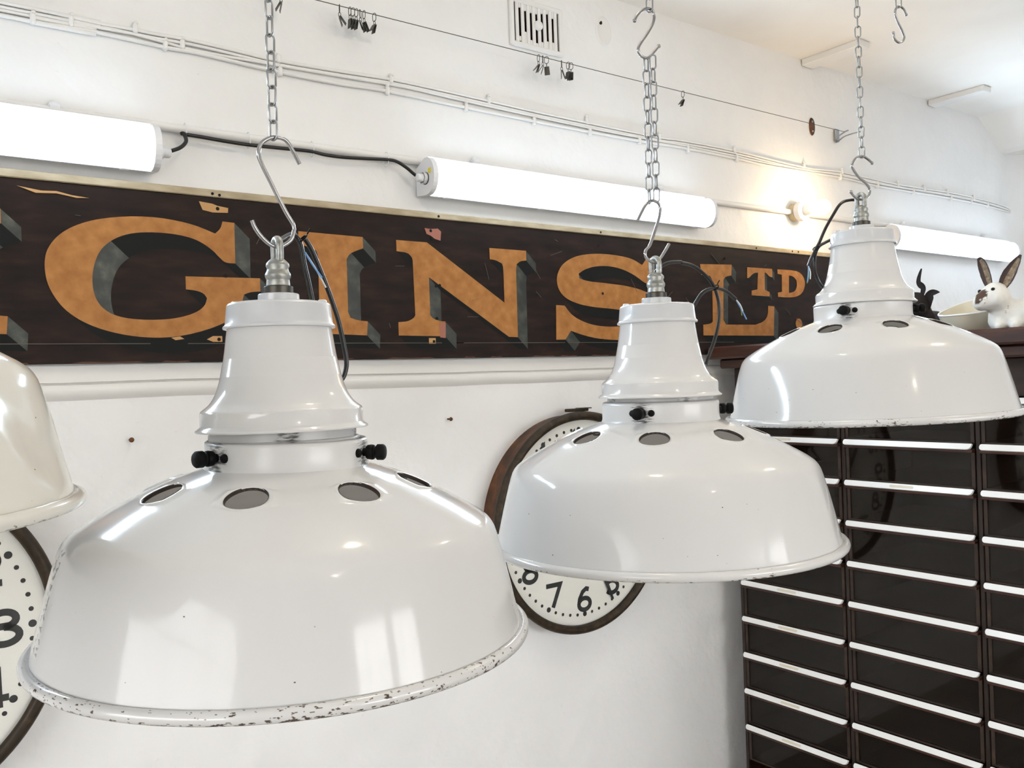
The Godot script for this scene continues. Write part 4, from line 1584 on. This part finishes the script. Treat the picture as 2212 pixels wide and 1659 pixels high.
	# ---- conduit, leads and painted cables on the wall
	for e in [[-2.4, 3.05, "white painted conduit with a black lead tied below it"], [3.122, 4.98, "painted conduit running right from the wall bulb"]]:
		st = st_new()
		var mid := Vector3((e[0] + e[1]) / 2, 2.187, 0.012)
		var pts := []
		for i in 9:
			pts.append(Vector3(lerpf(e[0], e[1], i / 8.0) - mid.x, clampf((lerpf(e[0], e[1], i / 8.0) - 1.8) * 0.005, -0.007, 0.008), 0))
		tube(st, pts, 0.0105, 14)
		var o := obj(numbered("conduit_pipe"), st, mats.paint)
		o.position = mid
		tag(o, e[2], "pipe", "painted conduits")
	var lead := thing("black_lead", Vector3(0.95, 2.165, 0.0), "black lead looping between the two batten lights", "cable")
	var lp := line3(BLACK_LEAD, 0.030)
	for i in lp.size():
		lp[i] -= lead.position
		if i < 4 or i > lp.size() - 5:
			lp[i].z = lerpf(0.055, 0.03, clampf(minf(i, lp.size() - 1 - i) / 4.0, 0.0, 1.0))
	st = st_new()
	tube(st, spline(lp, 6), 0.0046, 10)
	obj("sheath", st, mats.rubber, lead)
	for x in [0.645, 0.80, 0.97, 1.19]:
		st = st_new()
		tube(st, ring_path(Vector3(x, 2.174, 0.020) - lead.position, 0.026, 0.040, Vector3(0, 0, 1), Vector3.UP, 18), 0.0011, 6, true)
		obj("cable_tie", st, mats.plastic, lead)
	var names := [
		[CABLE_UPPER, 0.0, 0.0045, "topmost white painted cable along the wall", CLIPS_UPPER, 0.022],
		[CABLE_UPPER, -0.010, 0.0040, "second white painted cable from the top along the wall", [], 0.0],
		[CABLE_MIDDLE, 0.0, 0.0038, "third white painted cable from the top along the wall", [], 0.0],
		[CABLE_LOWER, 0.0, 0.0048, "lowest white painted cable along the wall", CLIPS_LOWER, 0.024]]
	for e in names:
		var o := thing("painted_cable", Vector3(2.0, 2.39, 0.0), e[3], "cable", "painted cables on the wall")
		var pts := [Vector3(XL + 0.3, e[0][1] + e[1], 0.006) - o.position]
		for p in line3(e[0], 0.006):
			pts.append(p + Vector3(0, e[1], 0) - o.position)
		st = st_new()
		tube(st, spline(pts, 4), e[2], 8)
		obj("sheath", st, mats.paint, o)
		for p in line3(e[4], 0.0):
			cable_clip(o, p - o.position, e[5])

	# ---- steel wire with clips
	var W := thing("steel_wire", Vector3(2.0, 2.56, 0.05), "thin dark steel wire stretched along the wall", "wire")
	st = st_new()
	tube(st, [Vector3(XL + 0.2, 0.0, 0) - Vector3(2, 0, 0), Vector3(0.0, -0.004, 0), Vector3(1.40, 0.0, 0)], 0.0012, 6)
	obj("strand", st, mats.steel_dark, W)
	st = st_new()
	tube(st, spline([Vector3(1.425, 0.010, 0.0), Vector3(1.40, 0.0, 0.0), Vector3(1.385, -0.02, -0.03), Vector3(1.40, -0.035, -0.04), Vector3(1.42, -0.012, -0.01), Vector3(1.47, 0.004, 0.03)], 4), 0.003, 8)
	bbox(st, Vector3(1.405, -0.005, -0.043), Vector3(0.03, 0.055, 0.012), 0.003)
	obj("tension_bracket", st, mats.zinc, W)
	st = st_new()
	lathe(st, [[0.0, 0.004, 0.017, 0.004, 0.019, 0.0]], 18, Transform3D(Basis(Vector3.RIGHT, PI / 2), Vector3(1.233, 0.010, -0.048)), 2.0)
	var fix := obj("fixing_plate", st, mats.rust, W)
	for s in [-1.0, 1.0]:
		st = st_new()
		lathe(st, [[0.0, 0.003, 0.004, 0.002, 0.005, 0.0]], 10, Transform3D(Basis(Vector3.RIGHT, PI / 2), Vector3(1.233, 0.010 + s * 0.020, -0.044)))
		obj("plate_screw", st, mats.zinc, fix)
	var rng := RandomNumberGenerator.new()
	rng.seed = 17
	for e in [[0.887, "leftmost bulldog clip on the wire, beside the chain"], [1.049, "single clip left of the bunch of five on the wire"], [1.079, "leftmost clip of the bunch of five on the wire"], [1.088, "second clip from the left in the bunch of five"], [1.098, "middle clip of the bunch of five on the wire"], [1.110, "fourth clip from the left in the bunch of five"], [1.121, "rightmost clip of the bunch of five on the wire"], [1.152, "single clip right of the bunch of five on the wire"],
			[1.724, "leftmost clip of the left trio below the air vent"], [1.741, "middle clip of the left trio below the air vent"], [1.756, "rightmost clip of the left trio below the air vent"], [1.818, "leftmost clip of the right trio below the air vent"], [1.845, "middle clip of the right trio below the air vent"], [1.857, "rightmost clip of the right trio below the air vent"], [2.384, "rightmost single clip on the wire, right of the doubled chain"]]:
		var label: String = e[1]
		wire_clip(Vector3(e[0], 2.5595 - 0.0002, 0.05), rng.randf_range(-0.9, 0.9), rng.randf_range(-0.6, 0.6), label)

	# ---- air vent, patch, nails
	var V := thing("air_vent", Vector3(1.757, 2.668, 0.0), "white painted air vent grille with dark slots high on the wall", "vent")
	st = st_new()
	# duct behind the grille; its dark lining colour puts shade into the slots
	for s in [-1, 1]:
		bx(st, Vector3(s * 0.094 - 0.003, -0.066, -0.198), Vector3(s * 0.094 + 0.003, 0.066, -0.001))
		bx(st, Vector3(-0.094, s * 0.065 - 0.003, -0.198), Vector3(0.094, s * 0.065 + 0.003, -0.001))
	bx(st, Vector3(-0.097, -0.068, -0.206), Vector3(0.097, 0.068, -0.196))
	obj("duct_lining", st, mats.dark_lining, V)
	st = st_new()
	for s in [-1, 1]:
		bbox(st, Vector3(s * 0.099, 0, 0.006), Vector3(0.016, 0.152, 0.014), 0.004)
		bbox(st, Vector3(0, s * 0.069, 0.006), Vector3(0.200, 0.016, 0.014), 0.004)
	obj("vent_frame", st, mats.paint, V)
	for i in 8:
		st = st_new()
		bbox(st, Vector3(-0.078 + i * 0.0223, 0.0, 0.0055), Vector3(0.0130, 0.130, 0.006), 0.002)
		# paint bridging the slots here and there
		if i < 7:
			bbox(st, Vector3(-0.067 + i * 0.0223, rng.randf_range(-0.060, -0.045), 0.004), Vector3(0.009, rng.randf_range(0.01, 0.05), 0.006), 0.002)
			bbox(st, Vector3(-0.067 + i * 0.0223, rng.randf_range(0.050, 0.062), 0.004), Vector3(0.009, rng.randf_range(0.01, 0.03), 0.006), 0.002)
		obj("vent_bar", st, mats.paint, V)
	st = st_new()
	lathe(st, [[0.0, 0.020, 0.010, 0.019, 0.015, 0.015, 0.016, 0.008]], 20, Transform3D(Basis(Vector3.RIGHT, PI / 2), Vector3(0.004, 0.004, 0)))
	obj("vent_knob", st, mats.paint, V)
	var PP := thing("plaster_patch", Vector3(2.052, 2.720, 0.0), "oval raised plaster patch with a black disc for its drilled hole near the ceiling", "patch")
	st = st_new()
	lathe(st, [[0.0, 0.001, 0.024, 0.0012, 0.029, 0.004, 0.033, 0.0045, 0.037, 0.0]], 24, Transform3D(Basis(Vector3.RIGHT, PI / 2), Vector3.ZERO), 1.35)
	obj("filler", st, mats.paint, PP)
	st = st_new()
	plate(st, disc(0.007, 12, Vector2(-0.012, 0.026)), 0.0, 0.0022)  # flat black disc: the dark inside the hole, put in as colour
	obj("drill_shade_disc", st, mats.black, PP)
	for e in [[Vector3(1.375, 1.443, 0.0), "rusty nail sticking out of the white wall left of the clock"], [Vector3(0.500, 1.443, 0.0), "small rusty nail in place of a tiny dark hole in the wall above the largest pendant"]]:  # the second nail stands in for a tiny dark hole
		var o := thing("wall_nail", e[0], e[1], "nail")
		st = st_new()
		lathe(st, [[0.0, 0.020, 0.005, 0.0195, 0.006, 0.017, 0.0025, 0.016, 0.0025, 0.0]], 12, Transform3D(Basis(Vector3.RIGHT, PI / 2), Vector3.ZERO))
		obj("shank", st, mats.rust, o)

	# ---- ceiling strips
	for e in [[3.21, "short white painted timber strip on the ceiling, nearer one"], [4.235, "short white painted timber strip on the ceiling, farther one"]]:
		st = st_new()
		bbox(st, Vector3(0, -0.0135, 0), Vector3(0.075, 0.028, 0.262), 0.003)
		var o := obj(numbered("timber_strip"), st, mats.trim)
		o.position = Vector3(e[0], CH, 0.135)
		tag(o, e[1], "strip", "ceiling timber strips")

	# ---- on top of the cabinet
	rabbit(Vector3(2.84, 1.6515, 0.905), "white stuffed rabbit with dark ears on the cabinet", false)
	rabbit(Vector3(2.86, 1.6490, 0.640), "black stuffed rabbit half hidden behind the right pendant's neck", true)
	var P := thing("scale_pan", Vector3(2.90, 1.6455, 0.780), "white curved pan with raised back beside the white rabbit", "pan")
	st = st_new()
	var N := 40
	for side in 2:
		st.set_smooth_group(next_group())
		for i in N:
			var q := []
			for k in 2:
				var col := []
				var a := TAU * (i + k) / N
				var rimy := lerpf(0.062, 0.122, pow(0.5 + 0.5 * cos(a), 1.5))
				for j in 7:
					var t := j / 6.0
					var rr := lerpf(0.55, 1.0, pow(t, 0.6)) - side * 0.03
					col.append(Vector3(cos(a) * 0.105 * rr, rimy * t + side * 0.003 * (1.0 - t), sin(a) * 0.088 * rr))
				q.append(col)
			for j in 6:
				var out: Vector3 = Vector3(q[0][j].x, -0.03, q[0][j].z) * (1.0 if side == 0 else -1.0)
				quad(st, q[0][j], q[1][j], q[1][j + 1], q[0][j + 1], out)
			if side == 0:
				tri(st, Vector3.ZERO, q[0][0], q[1][0], Vector3(0, -1, 0))
	obj("pan_body", st, mats.cream, P)
	st = st_new()
	var lip := []
	for i in 40:
		var a := TAU * i / 40
		lip.append(Vector3(cos(a) * 0.1035, lerpf(0.062, 0.122, pow(0.5 + 0.5 * cos(a), 1.5)), sin(a) * 0.0865))
	tube(st, lip, 0.003, 8, true)
	obj("pan_rim", st, mats.opal, P)

# ---------------------------------------------------------------- outlines measured in metres on their planes (x, y pairs)
const LETTER_G := [0.723, 1.962, 0.752, 1.961, 0.751, 1.861, 0.726, 1.861, 0.712, 1.874, 0.695, 1.892, 0.663, 1.912, 0.627, 1.921, 0.588, 1.924, 0.546, 1.923, 0.512, 1.918, 0.482, 1.907, 0.459, 1.891, 0.442, 1.871, 0.432, 1.846, 0.426, 1.818, 0.426, 1.787, 0.433, 1.761, 0.447, 1.742, 0.47, 1.728, 0.502, 1.721, 0.543, 1.719, 0.588, 1.721, 0.627, 1.729, 0.657, 1.741, 0.674, 1.756, 0.679, 1.773, 0.673, 1.784, 0.655, 1.791, 0.63, 1.793, 0.63, 1.824, 0.812, 1.827, 0.812, 1.794, 0.787, 1.792, 0.77, 1.785, 0.766, 1.772, 0.764, 1.749, 0.754, 1.733, 0.715, 1.712, 0.673, 1.696, 0.626, 1.684, 0.583, 1.678, 0.538, 1.678, 0.488, 1.684, 0.439, 1.697, 0.399, 1.715, 0.368, 1.739, 0.348, 1.767, 0.335, 1.797, 0.331, 1.83, 0.334, 1.861, 0.346, 1.885, 0.365, 1.907, 0.393, 1.926, 0.432, 1.942, 0.477, 1.952, 0.524, 1.958, 0.572, 1.959, 0.617, 1.955, 0.66, 1.947, 0.704, 1.931, 0.718, 1.944]
const LETTER_I := [0.918, 1.953, 1.102, 1.951, 1.102, 1.92, 1.082, 1.913, 1.061, 1.903, 1.052, 1.888, 1.051, 1.747, 1.057, 1.732, 1.08, 1.725, 1.108, 1.723, 1.105, 1.685, 0.916, 1.691, 0.918, 1.727, 0.945, 1.729, 0.963, 1.737, 0.969, 1.75, 0.971, 1.888, 0.966, 1.905, 0.949, 1.915, 0.917, 1.917]
const LETTER_N := [1.205, 1.95, 1.304, 1.95, 1.572, 1.785, 1.572, 1.892, 1.567, 1.904, 1.544, 1.913, 1.523, 1.914, 1.522, 1.948, 1.661, 1.948, 1.661, 1.918, 1.638, 1.915, 1.623, 1.905, 1.62, 1.885, 1.618, 1.681, 1.584, 1.682, 1.307, 1.851, 1.307, 1.743, 1.318, 1.732, 1.344, 1.726, 1.357, 1.726, 1.355, 1.683, 1.203, 1.685, 1.203, 1.722, 1.232, 1.724, 1.252, 1.733, 1.258, 1.742, 1.256, 1.894, 1.254, 1.905, 1.24, 1.917, 1.205, 1.919]
const LETTER_S := [1.78, 1.864, 1.79, 1.893, 1.813, 1.919, 1.86, 1.942, 1.921, 1.954, 1.99, 1.958, 2.061, 1.956, 2.119, 1.949, 2.166, 1.93, 2.19, 1.955, 2.224, 1.956, 2.226, 1.863, 2.182, 1.865, 2.138, 1.889, 2.08, 1.91, 2.016, 1.919, 1.953, 1.916, 1.902, 1.903, 1.874, 1.887, 1.877, 1.872, 1.91, 1.864, 1.992, 1.861, 2.099, 1.855, 2.18, 1.84, 2.24, 1.815, 2.262, 1.775, 2.252, 1.737, 2.212, 1.704, 2.143, 1.682, 2.076, 1.673, 2.033, 1.672, 1.956, 1.676, 1.888, 1.687, 1.833, 1.702, 1.809, 1.674, 1.771, 1.673, 1.775, 1.783, 1.81, 1.782, 1.838, 1.752, 1.89, 1.73, 1.951, 1.718, 2.031, 1.716, 2.1, 1.724, 2.131, 1.746, 2.124, 1.764, 2.081, 1.771, 2.024, 1.776, 1.92, 1.781, 1.853, 1.792, 1.808, 1.81, 1.787, 1.834]
const LETTER_L := [2.465, 1.949, 2.642, 1.956, 2.638, 1.915, 2.604, 1.909, 2.592, 1.897, 2.584, 1.747, 2.599, 1.73, 2.774, 1.731, 2.827, 1.744, 2.853, 1.769, 2.856, 1.806, 2.894, 1.805, 2.885, 1.689, 2.471, 1.689, 2.471, 1.728, 2.512, 1.732, 2.525, 1.74, 2.529, 1.895, 2.517, 1.908, 2.47, 1.91]
const LETTER_T := [2.734, 1.951, 2.887, 1.952, 2.888, 1.919, 2.87, 1.921, 2.847, 1.935, 2.84, 1.935, 2.838, 1.868, 2.867, 1.86, 2.866, 1.843, 2.756, 1.844, 2.757, 1.862, 2.792, 1.868, 2.799, 1.933, 2.78, 1.932, 2.76, 1.923, 2.741, 1.909, 2.732, 1.91]
const LETTER_D := [2.922, 1.952, 3.038, 1.953, 3.079, 1.943, 3.101, 1.918, 3.101, 1.89, 3.08, 1.861, 3.038, 1.846, 2.986, 1.842, 2.921, 1.843, 2.921, 1.86, 2.947, 1.864, 2.95, 1.932, 2.923, 1.934]
const LETTER_D_HOLE := [2.996, 1.931, 3.027, 1.928, 3.046, 1.913, 3.048, 1.888, 3.034, 1.869, 3.007, 1.862, 2.992, 1.861]
const CABLE_UPPER := [0.269, 2.401, 0.358, 2.401, 0.452, 2.398, 0.535, 2.4, 0.587, 2.4, 0.677, 2.402, 0.771, 2.399, 0.892, 2.395, 1.072, 2.4, 1.219, 2.406, 1.366, 2.405, 1.56, 2.401, 1.74, 2.397, 1.956, 2.395, 2.302, 2.394, 2.413, 2.399, 2.709, 2.401, 3.166, 2.39, 3.436, 2.402, 3.89, 2.397, 4.352, 2.408, 4.624, 2.408, 4.917, 2.399, 5.044, 2.384]
const CABLE_MIDDLE := [0.268, 2.384, 0.33, 2.381, 0.41, 2.385, 0.501, 2.391, 0.614, 2.384, 0.694, 2.379, 0.891, 2.383, 1.071, 2.387, 1.263, 2.392, 1.474, 2.387, 1.739, 2.382, 1.969, 2.379, 2.301, 2.38, 2.413, 2.382, 2.717, 2.381, 2.957, 2.378, 3.424, 2.387, 3.718, 2.382, 4.027, 2.386, 4.39, 2.393, 4.776, 2.39, 5.043, 2.377]
const CABLE_LOWER := [0.268, 2.373, 0.329, 2.371, 0.451, 2.377, 0.614, 2.373, 0.694, 2.374, 0.899, 2.366, 1.07, 2.366, 1.208, 2.371, 1.473, 2.368, 1.732, 2.366, 1.968, 2.366, 2.208, 2.368, 2.412, 2.373, 2.717, 2.372, 2.957, 2.368, 3.423, 2.377, 3.717, 2.371, 4.026, 2.375, 4.389, 2.381, 4.775, 2.378, 5.043, 2.367]
const CLIPS_UPPER := [0.543, 2.402, 0.892, 2.399, 1.221, 2.404, 1.557, 2.403, 1.956, 2.4, 2.302, 2.397, 2.714, 2.401, 3.161, 2.396, 3.436, 2.402, 3.89, 2.397, 4.128, 2.404, 4.352, 2.408, 4.624, 2.404]
const CLIPS_LOWER := [0.33, 2.378, 0.407, 2.39, 0.61, 2.376, 0.65, 2.387, 0.895, 2.367, 1.208, 2.371, 1.473, 2.368, 1.732, 2.366, 1.968, 2.366, 2.2, 2.367, 2.449, 2.37, 2.726, 2.37, 3.423, 2.377, 3.717, 2.375, 4.026, 2.375, 4.389, 2.377, 4.598, 2.385, 4.775, 2.382]
const BLACK_LEAD := [0.603, 2.114, 0.625, 2.126, 0.64, 2.144, 0.638, 2.163, 0.637, 2.164, 0.68, 2.163, 0.756, 2.16, 0.814, 2.16, 0.896, 2.163, 0.959, 2.165, 1.003, 2.161, 1.053, 2.161, 1.122, 2.166, 1.184, 2.171, 1.213, 2.168, 1.242, 2.152, 1.266, 2.133, 1.286, 2.125]
const HOOK_A := [0.351, 1.768, 0.345, 1.779, 0.338, 1.789, 0.329, 1.791, 0.321, 1.789, 0.313, 1.783, 0.31, 1.773, 0.313, 1.763, 0.32, 1.749, 0.328, 1.733, 0.336, 1.718, 0.342, 1.708, 0.342, 1.699, 0.338, 1.692, 0.328, 1.686, 0.319, 1.687, 0.31, 1.694, 0.304, 1.702, 0.301, 1.709]
const HOOK_B_TOP := [0.82, 2.011, 0.825, 2.019, 0.834, 2.027, 0.844, 2.032, 0.854, 2.032, 0.857, 2.024, 0.853, 2.013, 0.842, 1.998, 0.83, 1.984, 0.825, 1.975, 0.829, 1.968, 0.839, 1.966, 0.848, 1.971, 0.856, 1.979, 0.864, 1.987]
const HOOK_B := [0.813, 1.75, 0.821, 1.762, 0.83, 1.773, 0.842, 1.779, 0.852, 1.777, 0.856, 1.771, 0.854, 1.759, 0.846, 1.742, 0.835, 1.721, 0.827, 1.713, 0.825, 1.706, 0.831, 1.7, 0.841, 1.698, 0.851, 1.702, 0.86, 1.711, 0.871, 1.724]
const HOOK_C := [1.373, 1.889, 1.361, 1.894, 1.343, 1.897, 1.324, 1.891, 1.313, 1.879, 1.318, 1.87, 1.333, 1.86, 1.352, 1.853, 1.363, 1.845, 1.361, 1.835, 1.345, 1.826, 1.327, 1.824, 1.313, 1.829, 1.307, 1.834]
const HOOK_SPARE := [1.499, 2.171, 1.491, 2.179, 1.476, 2.181, 1.464, 2.172, 1.463, 2.163, 1.472, 2.15, 1.484, 2.139, 1.49, 2.129, 1.483, 2.12, 1.47, 2.116, 1.457, 2.12, 1.454, 2.129]
const FLEX_A1 := [0.361, 1.708, 0.367, 1.705, 0.371, 1.697, 0.374, 1.678, 0.378, 1.659, 0.382, 1.636]
const FLEX_A2 := [0.376, 1.704, 0.382, 1.695, 0.389, 1.679, 0.397, 1.659, 0.405, 1.637, 0.411, 1.617, 0.416, 1.591, 0.418, 1.574, 0.415, 1.562, 0.411, 1.556]
const FLEX_B1 := [0.892, 1.69, 0.902, 1.699, 0.921, 1.708, 0.947, 1.711, 0.95, 1.71, 0.973, 1.707, 0.996, 1.697, 1.016, 1.682, 1.027, 1.661, 1.029, 1.643, 1.025, 1.62, 1.015, 1.597, 1.001, 1.574, 0.995, 1.563]
const FLEX_B2 := [0.97, 1.645, 0.977, 1.653, 0.991, 1.667, 1.008, 1.674, 1.026, 1.676, 1.047, 1.672, 1.068, 1.661]
const FLEX_C1 := [1.409, 1.836, 1.398, 1.841, 1.371, 1.839, 1.352, 1.83, 1.333, 1.812, 1.309, 1.787, 1.29, 1.762, 1.28, 1.751, 1.264, 1.732, 1.257, 1.721]
const FLEX_C2 := [1.328, 1.77, 1.307, 1.763, 1.287, 1.754, 1.277, 1.74, 1.274, 1.725, 1.276, 1.709, 1.286, 1.694, 1.296, 1.687]
